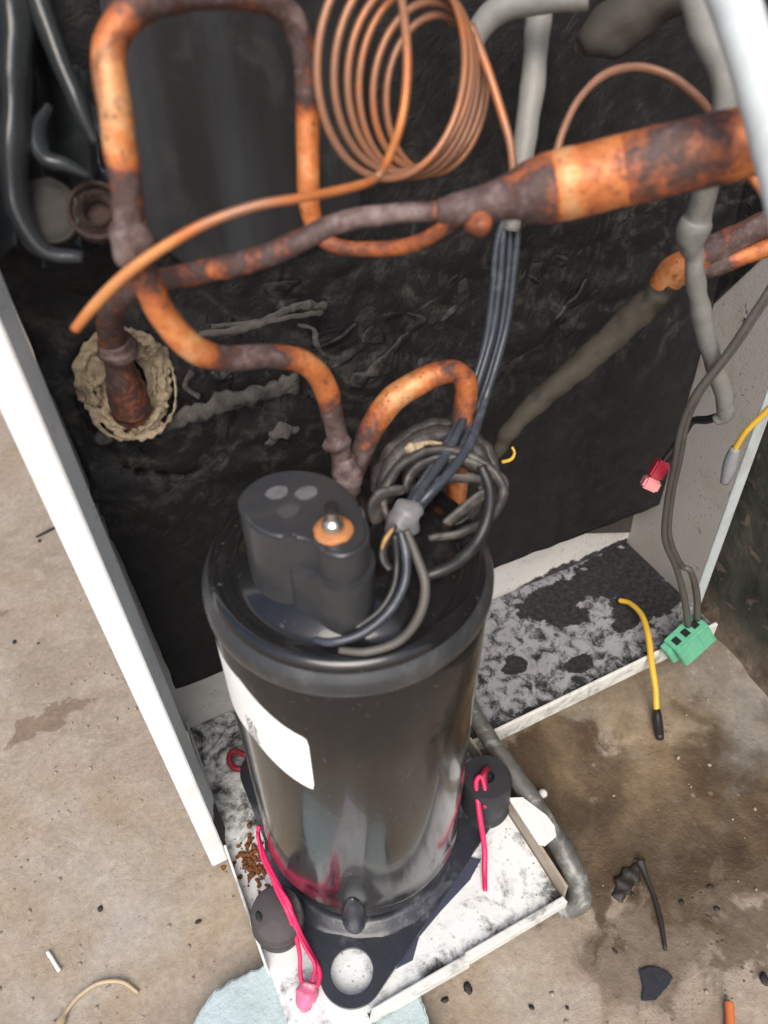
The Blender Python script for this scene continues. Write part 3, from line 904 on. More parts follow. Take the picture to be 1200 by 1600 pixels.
def holed_plate(bm, outline, holes, z0, z1):
    for z in (z0, z1):
        es = []
        for loop in [outline] + holes:
            vs = [bm.verts.new((p[0], p[1], z)) for p in loop]
            es += [bm.edges.new((vs[i], vs[(i + 1) % len(vs)])) for i in range(len(vs))]
        bmesh.ops.triangle_fill(bm, edges=es, use_beauty=True)
    bm.verts.ensure_lookup_table()
    n = len(outline) + sum(len(h) for h in holes)
    k = 0
    for loop in [outline] + holes:
        L = len(loop)
        for i in range(L):
            a, b = k + i, k + (i + 1) % L
            bm.faces.new((bm.verts[a], bm.verts[b], bm.verts[n + b], bm.verts[n + a]))
        k += L


ol = plate_outline()
holes = []
for d in FEET:
    a = R(d)
    holes.append([(0.080 * math.cos(a) + 0.0122 * math.cos(2 * math.pi * i / 32), 0.080 * math.sin(a) + 0.0122 * math.sin(2 * math.pi * i / 32)) for i in range(32)])
bm = new_bm(); holed_plate(bm, ol, holes, 0.0055, 0.0085)
base = part('base_plate', bm, M['plate'], comp, False)
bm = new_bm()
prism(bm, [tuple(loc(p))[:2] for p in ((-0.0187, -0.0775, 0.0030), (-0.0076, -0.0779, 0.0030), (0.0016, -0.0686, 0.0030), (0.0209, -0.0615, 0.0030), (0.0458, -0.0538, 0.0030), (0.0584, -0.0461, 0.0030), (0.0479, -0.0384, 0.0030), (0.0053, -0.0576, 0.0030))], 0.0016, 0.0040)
part('gasket', bm, M['blue_gasket'], base, False)  # thin blue-black strip along the front right edge of the plate
bm = new_bm()
lathe(bm, [(0.0635, 0.0084), (0.0605, 0.0094), (0.0575, 0.0140), (0.0535, 0.0150), (0.046, 0.009)], 96)
for v in bm.verts:
    v.co.z += 0.0007 * noise.noise(v.co * 90)
part('plate_collar', bm, M['plate'], comp, True)
bm = new_bm()
a = R(240.5)
blob(bm, (0, 0, 0), 0.010, 0.06, 60, 3, (0.5, 0.72, 2.7))
bm.transform(Matrix.Translation((0.0595 * math.cos(a), 0.0595 * math.sin(a), 0.035)) @ Matrix.Rotation(a, 4, 'Z'))
part('stud', bm, M['plate'], comp)

# sticker on the shell: curved patch with rounded corner
def cyl(az, z, r): return Vector((r * math.cos(az), r * math.sin(az), z))
pA = loc((-0.056, -0.023, 0.25)); pB = loc((-0.038, -0.047, 0.224)); pC = loc((-0.038, -0.047, 0.182))
bm = new_bm()
a0, a1 = R(-198), R(-131.5)
def stick(u, v):
    az = a0 + (a1 - a0) * u
    return cyl(az, 0.1815 + 0.0435 * v + 0.018 * max(0, min(1, (R(-131.5) - az) / R(30))) ** 1.3, rb + 0.00018)
vs = [[bm.verts.new(stick(i / 30, j / 8)) for i in range(31)] for j in range(9)]
for A, B in zip(vs, vs[1:]):
    for k in range(30):
        if (A is vs[0] or B is vs[-1]) and k == 29: continue
        bm.faces.new((A[k], A[k + 1], B[k + 1], B[k]))
bm.faces.new((vs[0][29], cyl(a1 - R(1.1), 0.1818, rb + 0.00018) and bm.verts.new(cyl(a1 - R(0.7), 0.1822, rb + 0.00018)), vs[1][30], vs[1][29]))
bm.faces.new((vs[7][29], vs[7][30], bm.verts.new(cyl(a1 - R(0.7), 0.2243, rb + 0.00018)), vs[8][29]))
for v in [v for v in bm.verts if not v.link_faces]: bm.verts.remove(v)
st = part('sticker', bm, M['sticker'], comp)
bm = new_bm()
random.seed(11)
def ink(az, z, w, h):
    vs = [bm.verts.new(cyl(R(az) + R(w) * i / 3, zz, rb + 0.00034)) for zz in (z, z + h) for i in range(4)]
    for i in range(3): bm.faces.new((vs[i], vs[i + 1], vs[i + 5], vs[i + 4]))
for row in range(8):
    x = -164 + 0
    for k in range(3):
        wd = random.uniform(0.8, 2.2)
        ink(x, 0.199 + row * 0.0021, wd, 0.0011)
        x += wd + 0.8
part('print', bm, M['ink'], st, False)

# terminal cover on top: pear shaped cup
CZ = 0.315
outl = [(-0.0343, -0.0048, 0.3150), (-0.0301, 0.0021, 0.3150), (-0.0204, 0.0067, 0.3150), (-0.0088, 0.0046, 0.3150), (0.0006, -0.0032, 0.3150), (0.0050, -0.0153, 0.3150), (0.0048, -0.0283, 0.3150), (0.0020, -0.0390, 0.3150), (-0.0036, -0.0448, 0.3150), (-0.0104, -0.0456, 0.3150), (-0.0156, -0.0414, 0.3150), (-0.0176, -0.0354, 0.3150), (-0.0207, -0.0309, 0.3150), (-0.0288, -0.0254, 0.3150), (-0.0339, -0.0164, 0.3150)]
ol2 = [loc(p) for p in outl]
zt = sum(p.z for p in ol2) / len(ol2)
ol2 = crom([(p.x, p.y) for p in ol2], 6, True)
if sum(ol2[i][0] * ol2[(i + 1) % len(ol2)][1] - ol2[(i + 1) % len(ol2)][0] * ol2[i][1] for i in range(len(ol2))) < 0:
    ol2 = ol2[::-1]
bm = new_bm(); prism(bm, ol2, 0.2665, zt, 0.0016, 3)
cov = part('terminal_cover', bm, M['cover'], comp, True, 35)
# lower skirt round the front lobe, stepped proud of the cup
sk = [loc(p) for p in ((-0.0251, -0.0288, 0.3150), (-0.0225, -0.0341, 0.3150), (-0.0198, -0.0391, 0.3150), (-0.0169, -0.0440, 0.3150), (-0.0116, -0.0483, 0.3150), (-0.0040, -0.0477, 0.3150), (0.0020, -0.0426, 0.3150), (0.0052, -0.0349, 0.3150), (0.0025, -0.0289, 0.3150), (-0.0170, -0.0227, 0.3150))]
bm = new_bm(); prism(bm, crom([(p.x, p.y) for p in sk], 4, True), 0.2665, zt - 0.0145, 0.0005, 2)
part('cover_skirt', bm, M['cover'], cov, True, 35)
def oval(px, m, nm, w=0.0042, h=0.0033, z=0.0004):
    p = loc(px)
    bm = new_bm()
    prism(bm, [(p.x + w * math.cos(t * math.pi / 12) * (1 + 0.05 * math.sin(t * 1.3)), p.y + h * math.sin(t * math.pi / 12)) for t in range(24)], zt - 0.0005, zt + z)
    return part(nm, bm, M[m], cov, False)
oval((-0.0196, -0.0057, 0.3150), 'mark', 'mark_pad')
oval((-0.0100, -0.0107, 0.3150), 'mark', 'mark_pad')
oval((-0.0192, -0.0166, 0.3150), 'mark_dark', 'mark_pad')
p = loc((-0.0089, -0.0330, 0.3150))
bm = new_bm()
hexp = [(p.x + 0.0066 * math.cos(R(60 * k + 12)) , p.y + 0.0058 * math.sin(R(60 * k + 12))) for k in range(6)]
lathe(bm, [(0.0, zt - 0.0006), (0.0070, zt - 0.0004), (0.0071, zt + 0.0006), (0.0064, zt + 0.0013), (0.0048, zt + 0.0017), (0.0, zt + 0.0018)], 24, (p.x, p.y))
for v in bm.verts: v.co += Vector((1, 1, 0.4)) * 0.0007 * noise.noise(v.co * 420)
nut = part('nut', bm, M['nut'], cov, True)
bm = new_bm(); lathe(bm, [(0.0, zt + 0.0015), (0.0042, zt + 0.0015), (0.0036, zt + 0.0045), (0.0022, zt + 0.0056), (0.0021, zt + 0.0095), (0.0, zt + 0.0096)], 20, (p.x, p.y + 0.0002))
part('bolt', bm, M['steel'], cov, True, 40)
bm = new_bm(); lathe(bm, [(0.0, zt + 0.0095), (0.0024, zt + 0.0096), (0.0024, zt + 0.0118), (0.0, zt + 0.0121)], 20, (p.x, p.y + 0.0002))
part('bolt_cap', bm, M['dark_steel'], cov, True, 40)

# ------------------------------------------------------------------ copper pipework
def pipe(name, pts, label, cat, mat='copper', sides=18, n=10, lump=0.04, group=None):
    bm = new_bm(); tube(bm, pts, None, sides, n, lump, 140)
    o = finish(name, bm, M[mat])
    return tag(o, label, cat, group)


dl = thing('discharge_pipe', 'tall mottled orange copper pipe bent in an upright loop and down into the compressor top', 'copper pipe', (0.0143, 0.0139, 0.2859))
bm = new_bm()
tube(bm, [(0.0169, 0.0147, 0.2730, 0.0028, 0.3000), (0.0161, 0.0145, 0.2828, 0.0029, 0.4500), (0.0153, 0.0146, 0.2914, 0.0039, 0.9000), (0.0153, 0.0181, 0.3066, 0.0042, 0.8500), (0.0141, 0.0194, 0.3206, 0.0043, 0.8500), (0.0124, 0.0195, 0.3362, 0.0047, 0.3200), (0.0056, 0.0182, 0.3496, 0.0044, 0.2800), (-0.0070, 0.0168, 0.3574, 0.0043, 0.7500), (-0.0246, 0.0132, 0.3638, 0.0044, 0.7200), (-0.0348, 0.0093, 0.3731, 0.0046, 0.2200), (-0.0407, 0.0093, 0.3852, 0.0045, 0.2200), (-0.0432, 0.0086, 0.3982, 0.0044, 0.5000), (-0.0444, 0.0073, 0.4111, 0.0044, 0.8500), (-0.0421, 0.0069, 0.4264, 0.0042, 0.6200), (-0.0411, 0.0078, 0.4350, 0.0043, 0.2200), (-0.0395, 0.0092, 0.4445, 0.0043, 0.1000), (-0.0377, 0.0133, 0.4538, 0.0042, 0.2200), (-0.0336, 0.0174, 0.4596, 0.0042, 0.5000), (-0.0248, 0.0209, 0.4640, 0.0043, 0.7200), (-0.0100, 0.0265, 0.4642, 0.0040, 0.7800), (0.0086, 0.0298, 0.4608, 0.0037, 0.7500), (0.0193, 0.0337, 0.4546, 0.0039, 0.8000), (0.0233, 0.0351, 0.4431, 0.0040, 0.8000), (0.0228, 0.0351, 0.4325, 0.0039, 0.7200), (0.0222, 0.0352, 0.4251, 0.0039, 0.2600), (0.0188, 0.0316, 0.4067, 0.0038, 0.3000), (0.0185, 0.0312, 0.3973, 0.0035, 0.2800), (0.0202, 0.0292, 0.3903, 0.0030, 0.4000), (0.0257, 0.0233, 0.3869, 0.0026, 0.5000), (0.0389, 0.0123, 0.3877, 0.0026, 0.5000), (0.0472, 0.0039, 0.3918, 0.0025, 0.5000), (0.0536, -0.0018, 0.3978, 0.0024, 0.5500), (0.0573, -0.0087, 0.4029, 0.0022, 0.6000)], None, 20, 9, 0.04, 140)
part('tube', bm, M['copper'], dl)
def sleeve(pts, parent, lump=0.1, m='copper', nm='braze_joint'):
    bm = new_bm(); tube(bm, pts, None, 18, 6, lump, 200)
    return part(nm, bm, M[m], parent)
sleeve([(-0.0446, 0.0079, 0.4057, 0.0055, 0.8000), (-0.0445, 0.0075, 0.4097, 0.0062, 0.9000), (-0.0443, 0.0073, 0.4140, 0.0059, 0.8500), (-0.0441, 0.0073, 0.4171, 0.0049, 0.7000)], dl, 0.16)
sleeve([(0.0167, 0.0148, 0.2849, 0.0041, 0.9000), (0.0158, 0.0143, 0.2913, 0.0059, 0.9500), (0.0156, 0.0158, 0.2986, 0.0056, 0.9500), (0.0155, 0.0168, 0.3025, 0.0050, 0.9000)], dl, 0.18)
sleeve([(0.0146, 0.0176, 0.3073, 0.0049, 0.9000), (0.0145, 0.0183, 0.3094, 0.0057, 0.9000), (0.0144, 0.0190, 0.3116, 0.0049, 0.8500)], dl, 0.12)

fl = thing('filter_drier', 'thick horizontal copper drier cylinder with a thin brown tube running left from its tapered end', 'filter drier', (0.0589, -0.0291, 0.4100))
bm = new_bm()
tube(bm, [(-0.0551, 0.0912, 0.3053, 0.0082, 0.6200), (-0.0542, 0.0861, 0.3198, 0.0069, 0.6200), (-0.0537, 0.0798, 0.3402, 0.0058, 0.7000), (-0.0535, 0.0699, 0.3571, 0.0051, 0.7000), (-0.0503, 0.0541, 0.3723, 0.0043, 0.7000), (-0.0418, 0.0362, 0.3848, 0.0038, 0.7200), (-0.0282, 0.0167, 0.3935, 0.0036, 0.6000), (-0.0108, 0.0031, 0.3995, 0.0035, 0.6800), (0.0010, -0.0011, 0.4035, 0.0033, 0.7800), (0.0143, -0.0042, 0.4077, 0.0031, 0.9000), (0.0289, -0.0094, 0.4090, 0.0029, 0.9500), (0.0386, -0.0148, 0.4094, 0.0028, 0.7500), (0.0437, -0.0180, 0.4099, 0.0028, 0.3500), (0.0473, -0.0193, 0.4102, 0.0027, 0.6000)], None, 18, 9, 0.04, 140)
part('tube', bm, M['copper'], fl)
bm = new_bm()
tube(bm, [(0.0417, -0.0162, 0.4094, 0.0035, 0.7500), (0.0446, -0.0184, 0.4099, 0.0041, 0.8000), (0.0532, -0.0223, 0.4112, 0.0052, 0.8500), (0.0600, -0.0254, 0.4127, 0.0065, 0.7200), (0.0644, -0.0277, 0.4138, 0.0085, 0.7000), (0.0679, -0.0300, 0.4146, 0.0095, 0.6200), (0.0710, -0.0309, 0.4150, 0.0098, 0.3400), (0.0750, -0.0332, 0.4160, 0.0100, 0.0600), (0.0792, -0.0355, 0.4169, 0.0098, 0.4000), (0.0848, -0.0383, 0.4181, 0.0097, 0.3200), (0.0891, -0.0406, 0.4192, 0.0097, 0.3600), (0.0914, -0.0423, 0.4200, 0.0098, 0.5800), (0.1013, -0.0475, 0.4222, 0.0099, 0.6800), (0.1092, -0.0510, 0.4236, 0.0098, 0.7200), (0.1136, -0.0534, 0.4246, 0.0096, 0.5000), (0.1171, -0.0555, 0.4256, 0.0094, 0.4200), (0.1214, -0.0579, 0.4266, 0.0090, 0.4500), (0.1265, -0.0605, 0.4277, 0.0080, 0.5000)], None, 32, 7, 0.02, 120)
part('drier_body', bm, M['copper'], fl)
sleeve([(0.0485, -0.0254, 0.4106, 0.0013, 0.6000), (0.0491, -0.0257, 0.4091, 0.0037, 0.6200), (0.0495, -0.0262, 0.4073, 0.0043, 0.6000), (0.0499, -0.0267, 0.4055, 0.0032, 0.6600), (0.0503, -0.0264, 0.4045, 0.0008, 0.7000)], fl, 0.2, nm='braze_lump')
sleeve([(-0.0538, 0.0998, 0.2952, 0.0074, 0.6200), (-0.0542, 0.0940, 0.3040, 0.0086, 0.6400), (-0.0542, 0.0884, 0.3162, 0.0081, 0.6400), (-0.0543, 0.0855, 0.3250, 0.0073, 0.6200)], fl, 0.12, nm='flare_collar')
sleeve([(-0.0527, 0.0773, 0.3383, 0.0065, 0.8500), (-0.0529, 0.0775, 0.3427, 0.0080, 0.9000), (-0.0533, 0.0766, 0.3476, 0.0063, 0.8500)], fl, 0.12, nm='flare_collar')

# torn foam round the stub
bm = new_bm()
cc = Vector((-0.0521, 0.1040, 0.3146))
for q, (r0, w0, a0, a1) in enumerate(((0.0175, 0.0030, -0.4, 3.9), (0.0190, 0.0024, 0.6, 5.2), (0.0145, 0.0030, 2.6, 6.6), (0.0205, 0.0018, 3.4, 6.4), (0.0125, 0.0024, -0.6, 1.9), (0.0165, 0.0026, 4.4, 6.9))):
    P = []
    for k in range(15):
        a = a0 + (a1 - a0) * k / 14
        rr = r0 + 0.0022 * noise.noise(Vector((a * 1.4, q * 3.1, 0)))
        P.append((cc.x + math.cos(a) * rr, cc.y - 0.002 - 0.011 * max(0, -math.sin(a)) + 0.004 * noise.noise(Vector((a * 1.7, q, 5))), cc.z + math.sin(a) * rr * 1.28, w0 * (0.7 + 0.6 * abs(noise.noise(Vector((a * 2.3, q * 2, 9)))))))
    tube(bm, P, None, 12, 5, 0.75, 420, 0.55)
NA = 40
rings = []
for j, rr in enumerate((0.0085, 0.0115, 0.0145, 0.0170, 0.0190)):
    rings.append([bm.verts.new((cc.x + math.cos(t) * rr * (1 + 0.16 * noise.noise(Vector((math.cos(t) * 2, math.sin(t) * 2, j)))), cc.y - 0.0005 * (4 - j) - 0.009 * max(0, -math.sin(t)) - 0.005 * noise.noise(Vector((math.cos(t) * 3, math.sin(t) * 3, j * 0.9))), cc.z + math.sin(t) * rr * 1.25)) for t in [2 * math.pi * k / NA for k in range(NA)]])
for A, B in zip(rings, rings[1:]):
    for k in range(NA):
        bm.faces.new((A[k], A[(k + 1) % NA], B[(k + 1) % NA], B[k]))
o = finish('torn_foam_collar', bm, M['foam_tan'])
tag(o, 'ragged tan foam collar round the brown stub pipe at the left', 'foam collar')

ub = pipe('suction_elbow', [(0.0230, 0.0258, 0.2823, 0.0042, 0.9000), (0.0290, 0.0279, 0.2928, 0.0050, 0.7500), (0.0361, 0.0290, 0.3043, 0.0055, 0.4500), (0.0446, 0.0288, 0.3137, 0.0057, 0.1200), (0.0567, 0.0266, 0.3199, 0.0054, 0.2200), (0.0665, 0.0249, 0.3224, 0.0051, 0.6000), (0.0740, 0.0239, 0.3203, 0.0049, 0.4600), (0.0773, 0.0222, 0.3127, 0.0050, 0.5000), (0.0756, 0.0212, 0.2992, 0.0051, 0.6200), (0.0727, 0.0189, 0.2839, 0.0049, 0.7500), (0.0707, 0.0160, 0.2699, 0.0047, 0.3000), (0.0684, 0.0137, 0.2548, 0.0048, 0.3000)], 'short copper elbow arching between the compressor top and the black wire loop', 'copper pipe')

# capillary coil
bm = new_bm()
cA, cB = Vector((0.0484, 0.0264, 0.4381)), Vector((0.0742, 0.0403, 0.4219))
e1 = Vector((0.0837, 0.0359, 0.4306)) - Vector((0.0599, 0.0338, 0.4328))
e2 = Vector((0.0641, 0.0390, 0.4632)) - Vector((0.0599, 0.0338, 0.4328))
coil = []
turns = 6
for i in range(turns * 26 + 1):
    t = i / (turns * 26)
    a = 2 * math.pi * turns * t + R(85)
    kx = 1.12 - 0.30 * t + 0.02 * math.sin(i * 0.17)
    kz = 0.99 - 0.26 * t + 0.03 * math.sin(i * 0.083 + 1)
    p = cA.lerp(cB, t) + e1 * math.cos(a) * kx + e2 * math.sin(a) * kz
    coil.append((*p, 0.00135, 0.45 + 0.06 * math.sin(i * 0.21)))
tube(bm, coil, None, 8, 2, 0.0)
tube(bm, [(0.0529, 0.0306, 0.4648, 0.0011, 0.5000), (0.0470, 0.0141, 0.4533, 0.0013, 0.4500), (0.0424, 0.0040, 0.4428, 0.0013, 0.3400), (0.0375, -0.0016, 0.4322, 0.0013, 0.2600), (0.0333, -0.0009, 0.4222, 0.0013, 0.2400), (0.0300, 0.0008, 0.4166, 0.0013, 0.5000), (0.0215, -0.0039, 0.4171, 0.0013, 0.2400), (0.0031, -0.0098, 0.4194, 0.0013, 0.3000), (-0.0119, -0.0099, 0.4201, 0.0014, 0.4200), (-0.0260, -0.0067, 0.4171, 0.0015, 0.3600), (-0.0389, -0.0024, 0.4112, 0.0016, 0.1200), (-0.0495, 0.0016, 0.4047, 0.0017, 0.1400), (-0.0592, 0.0064, 0.3963, 0.0017, 0.1400), (-0.0671, 0.0096, 0.3887, 0.0015, 0.3000)], None, 10, 8, 0.0)
tube(bm, [(0.0882, 0.0456, 0.4421, 0.0017, 0.5000), (0.0885, 0.0339, 0.4307, 0.0016, 0.4000), (0.0892, 0.0253, 0.4195, 0.0016, 0.4000), (0.0895, 0.0191, 0.4106, 0.0015, 0.4500), (0.0891, 0.0147, 0.4002, 0.0016, 0.5000)], None, 8, 8, 0.0)
o = finish('capillary_coil', bm, M['copper_wire'])
tag(o, 'wound coil of thin copper capillary tube with a long tail reaching left', 'copper coil')

o = pipe('capillary_arc', [(0.1145, 0.0256, 0.4000, 0.0015, 0.5000), (0.1201, 0.0301, 0.4069, 0.0015, 0.5500), (0.1300, 0.0354, 0.4150, 0.0015, 0.5500), (0.1430, 0.0384, 0.4206, 0.0017, 0.5500), (0.1563, 0.0365, 0.4217, 0.0017, 0.5500), (0.1661, 0.0293, 0.4189, 0.0017, 0.5500), (0.1698, 0.0183, 0.4141, 0.0017, 0.5000), (0.1697, 0.0078, 0.4095, 0.0016, 0.4500), (0.1705, -0.0069, 0.3998, 0.0017, 0.4000), (0.1713, -0.0157, 0.3944, 0.0019, 0.3000), (0.1718, -0.0264, 0.3885, 0.0018, 0.3000)], 'single thin copper tube arching above and behind the thick drier', 'copper tube', 'copper_wire', 10)

# pipe at the right: olive sleeve, dark fitting, orange ends
yj = thing('sleeved_pipe', 'diagonal copper pipe at the right with a dirty olive sleeve on its lower half', 'copper pipe', (0.1284, 0.0645, 0.2312))
bm = new_bm(); tube(bm, [(0.1242, 0.0657, 0.2247, 0.0018), (0.1269, 0.0659, 0.2290, 0.0036), (0.1346, 0.0657, 0.2424, 0.0052), (0.1530, 0.0586, 0.2655, 0.0062), (0.1746, 0.0460, 0.2949, 0.0071), (0.1856, 0.0364, 0.3167, 0.0073), (0.1915, 0.0293, 0.3300, 0.0066)], None, 18, 10, 0.13, 190)
part('sleeve', bm, M['olive'], yj)
bm = new_bm(); tube(bm, [(0.1888, 0.0330, 0.3236, 0.0061, 0.3000), (0.1916, 0.0295, 0.3331, 0.0077, 0.2000), (0.1977, 0.0246, 0.3397, 0.0073, 0.3500), (0.2047, 0.0201, 0.3458, 0.0066, 0.8000), (0.2126, 0.0136, 0.3531, 0.0059, 0.7000), (0.2234, 0.0058, 0.3619, 0.0058, 0.6000)], None, 18, 8, 0.05)
part('tube', bm, M['copper'], yj)
bm = new_bm(); tube(bm, [(0.1976, 0.0230, 0.3352, 0.0044, 0.7500), (0.2038, 0.0168, 0.3392, 0.0046, 0.8000), (0.2129, 0.0107, 0.3445, 0.0043, 0.3500), (0.2239, 0.0020, 0.3510, 0.0042, 0.2000)], None, 16, 8, 0.05)
part('branch_tube', bm, M['copper'], yj)

# hoses at the top right
def hose(name, pts, mat, label, cat, lump=0.05, sides=16, ribs=0.0):
    bm = new_bm(); tube(bm, pts, None, sides, 8, lump, 110, 1.0, True, ribs)
    return tag(finish(name, bm, M[mat]), label, cat)


hose('cable_conduit', [(0.1447, 0.0860, 0.4507, 0.0050), (0.1339, 0.0705, 0.4307, 0.0050), (0.1248, 0.0585, 0.4119, 0.0048), (0.1165, 0.0490, 0.3945, 0.0046), (0.1108, 0.0439, 0.3797, 0.0044), (0.1073, 0.0413, 0.3682, 0.0039)], 'hose', 'dull grey cable conduit dropping behind the drier towards the blue-grey wires', 'conduit', 0.1)
hose('top_pipe', [(0.1008, 0.0656, 0.4261, 0.0041, 0.7000), (0.1031, 0.0654, 0.4343, 0.0045, 0.8500), (0.1092, 0.0625, 0.4414, 0.0049, 0.9000), (0.1193, 0.0554, 0.4448, 0.0051, 0.9500), (0.1354, 0.0436, 0.4460, 0.0048, 0.9500)], 'hose', 'grey-brown pipe bending over at the top edge right of the copper coil', 'pipe', 0.06)
hose('foam_wrap', [(0.1462, 0.0592, 0.4249, 0.0007), (0.1471, 0.0593, 0.4254, 0.0045), (0.1503, 0.0572, 0.4277, 0.0077), (0.1568, 0.0530, 0.4322, 0.0095), (0.1671, 0.0486, 0.4383, 0.0104), (0.1771, 0.0452, 0.4467, 0.0107)], 'wrap', 'stubby grey-brown foam wrapped pipe at the top edge above the copper arc', 'pipe wrap', 0.22)
hose('drain_hose', [(0.1498, 0.0124, 0.4539, 0.0050), (0.1543, 0.0053, 0.4401, 0.0051), (0.1604, -0.0006, 0.4280, 0.0050), (0.1634, -0.0032, 0.4151, 0.0047), (0.1693, 0.0018, 0.3931, 0.0046), (0.1753, 0.0083, 0.3727, 0.0052), (0.1755, 0.0094, 0.3665, 0.0068), (0.1772, 0.0109, 0.3585, 0.0059), (0.1805, 0.0102, 0.3519, 0.0041), (0.1827, 0.0092, 0.3431, 0.0040), (0.1940, 0.0103, 0.3211, 0.0044), (0.2088, 0.0097, 0.2932, 0.0045), (0.2221, 0.0082, 0.2710, 0.0046), (0.2281, 0.0076, 0.2554, 0.0045), (0.2258, 0.0101, 0.2496, 0.0031)], 'hose', 'long pale grey hose hanging behind the drier down the right panel', 'hose', 0.12)
hose('insulated_pipe', [(0.1049, -0.0427, 0.4682, 0.0060), (0.1033, -0.0529, 0.4603, 0.0058), (0.1018, -0.0606, 0.4536, 0.0056), (0.1010, -0.0688, 0.4451, 0.0054), (0.0995, -0.0780, 0.4354, 0.0051), (0.0983, -0.0881, 0.4235, 0.0048), (0.0982, -0.0958, 0.4129, 0.0047)], 'hose_white', 'thick pale white pipe crossing the top right corner in front of everything', 'pipe', 0.03)

# ------------------------------------------------------------------ wiring on the compressor
cb = thing('compressor_cables', 'bundle of blue-grey cables dropping from the conduit through the tape loop', 'cable bundle', (0.0329, 0.0044, 0.2626))
def cab_wire(pts, m='cable', nm='cable', parent=None, sides=10, lump=0.03):
    bm = new_bm(); tube(bm, pts, None, sides, 8, lump, 150)
    return part(nm, bm, M[m], parent or cb)
for k, (dx, dd) in enumerate(((-14, 0), (-3, 0.004), (9, 0.001), (20, 0.006))):
    cab_wire([((0.1070, 0.0441, 0.3752, 0.0016)), ] + [tuple(Vector(a[:3]) + Vector((dx * 0.00028 * s, 0, dd))) + (a[3] * 0.86,) for a, s in (
        ((0.1052, 0.0416, 0.3632, 0.0017), 1.0), ((0.1021, 0.0374, 0.3459, 0.0019), 1.05), ((0.0963, 0.0317, 0.3260, 0.0021), 1.1), ((0.0868, 0.0254, 0.3097, 0.0021), 1.2), ((0.0775, 0.0200, 0.2975, 0.0021), 1.35), ((0.0617, 0.0069, 0.2923, 0.0025), 1.8), ((0.0472, -0.0023, 0.2886, 0.0024), 1.9), ((0.0341, -0.0093, 0.2849, 0.0022), 1.2), ((0.0287, -0.0083, 0.2747, 0.0016), 0.4))])
cab_wire([(0.0349, -0.0106, 0.2898, 0.0026), (0.0302, -0.0129, 0.2885, 0.0059), (0.0252, -0.0146, 0.2861, 0.0057), (0.0214, -0.0150, 0.2811, 0.0021)], 'tie', 'tie', lump=0.5)
cab_wire([(0.0168, -0.0327, 0.3020, 0.0014), (0.0159, -0.0387, 0.2960, 0.0017), (0.0121, -0.0446, 0.2880, 0.0018), (0.0030, -0.0496, 0.2820, 0.0018), (-0.0091, -0.0512, 0.2780, 0.0017), (-0.0195, -0.0482, 0.2760, 0.0016), (-0.0245, -0.0428, 0.2740, 0.0014)])
cab_wire([(0.0144, -0.0333, 0.3020, 0.0013), (0.0124, -0.0380, 0.2920, 0.0014), (0.0077, -0.0437, 0.2860, 0.0015), (0.0000, -0.0470, 0.2810, 0.0015), (-0.0102, -0.0480, 0.2780, 0.0015)], 'black_cable')
cab_wire([(0.0194, -0.0322, 0.3010, 0.0015), (0.0201, -0.0388, 0.2930, 0.0018), (0.0197, -0.0464, 0.2850, 0.0019), (0.0134, -0.0540, 0.2790, 0.0019), (0.0025, -0.0590, 0.2760, 0.0017), (-0.0097, -0.0574, 0.2750, 0.0016), (-0.0184, -0.0513, 0.2740, 0.0014)], 'grey_cable')
cab_wire([(0.0598, -0.0190, 0.3060, 0.0020), (0.0591, -0.0269, 0.3000, 0.0023), (0.0537, -0.0347, 0.2940, 0.0024), (0.0459, -0.0395, 0.2880, 0.0025), (0.0359, -0.0425, 0.2850, 0.0024), (0.0275, -0.0426, 0.2840, 0.0024), (0.0208, -0.0412, 0.2830, 0.0019)], 'black_cable')
tp = thing('tape_loop', 'frayed grey-brown cloth tape looped round the cables behind the terminal cover', 'tape', (0.0534, 0.0005, 0.2603))
def tape(pts, flat=0.55, lump=0.3, m='tape'):
    bm = new_bm(); tube(bm, [(p[0], p[1], p[2], p[3] * 1.12) for p in pts], None, 14, 8, lump * 0.4, 200, flat)
    return part('tape_turn', bm, M[m], tp)
tape([(0.0291, 0.0046, 0.2758, 0.0041), (0.0330, 0.0144, 0.2812, 0.0050), (0.0414, 0.0208, 0.2869, 0.0053), (0.0548, 0.0237, 0.2911, 0.0054), (0.0685, 0.0222, 0.2898, 0.0057), (0.0768, 0.0147, 0.2845, 0.0052), (0.0780, 0.0052, 0.2786, 0.0040)], 0.8)
tape([(0.0356, 0.0009, 0.2868, 0.0027), (0.0422, 0.0059, 0.2916, 0.0030), (0.0532, 0.0063, 0.2939, 0.0027), (0.0642, 0.0010, 0.2920, 0.0030), (0.0725, -0.0064, 0.2883, 0.0033), (0.0768, -0.0106, 0.2846, 0.0025), (0.0750, -0.0130, 0.2800, 0.0022), (0.0705, -0.0106, 0.2789, 0.0025), (0.0695, -0.0051, 0.2824, 0.0025)])
tape([(0.0241, -0.0096, 0.2817, 0.0017), (0.0246, -0.0008, 0.2876, 0.0024), (0.0350, 0.0075, 0.2945, 0.0027), (0.0511, 0.0092, 0.2973, 0.0027), (0.0647, 0.0036, 0.2948, 0.0027), (0.0730, -0.0061, 0.2889, 0.0030), (0.0741, -0.0151, 0.2834, 0.0027), (0.0646, -0.0215, 0.2789, 0.0024), (0.0498, -0.0226, 0.2771, 0.0024), (0.0352, -0.0198, 0.2779, 0.0020)], 0.7, 0.4)
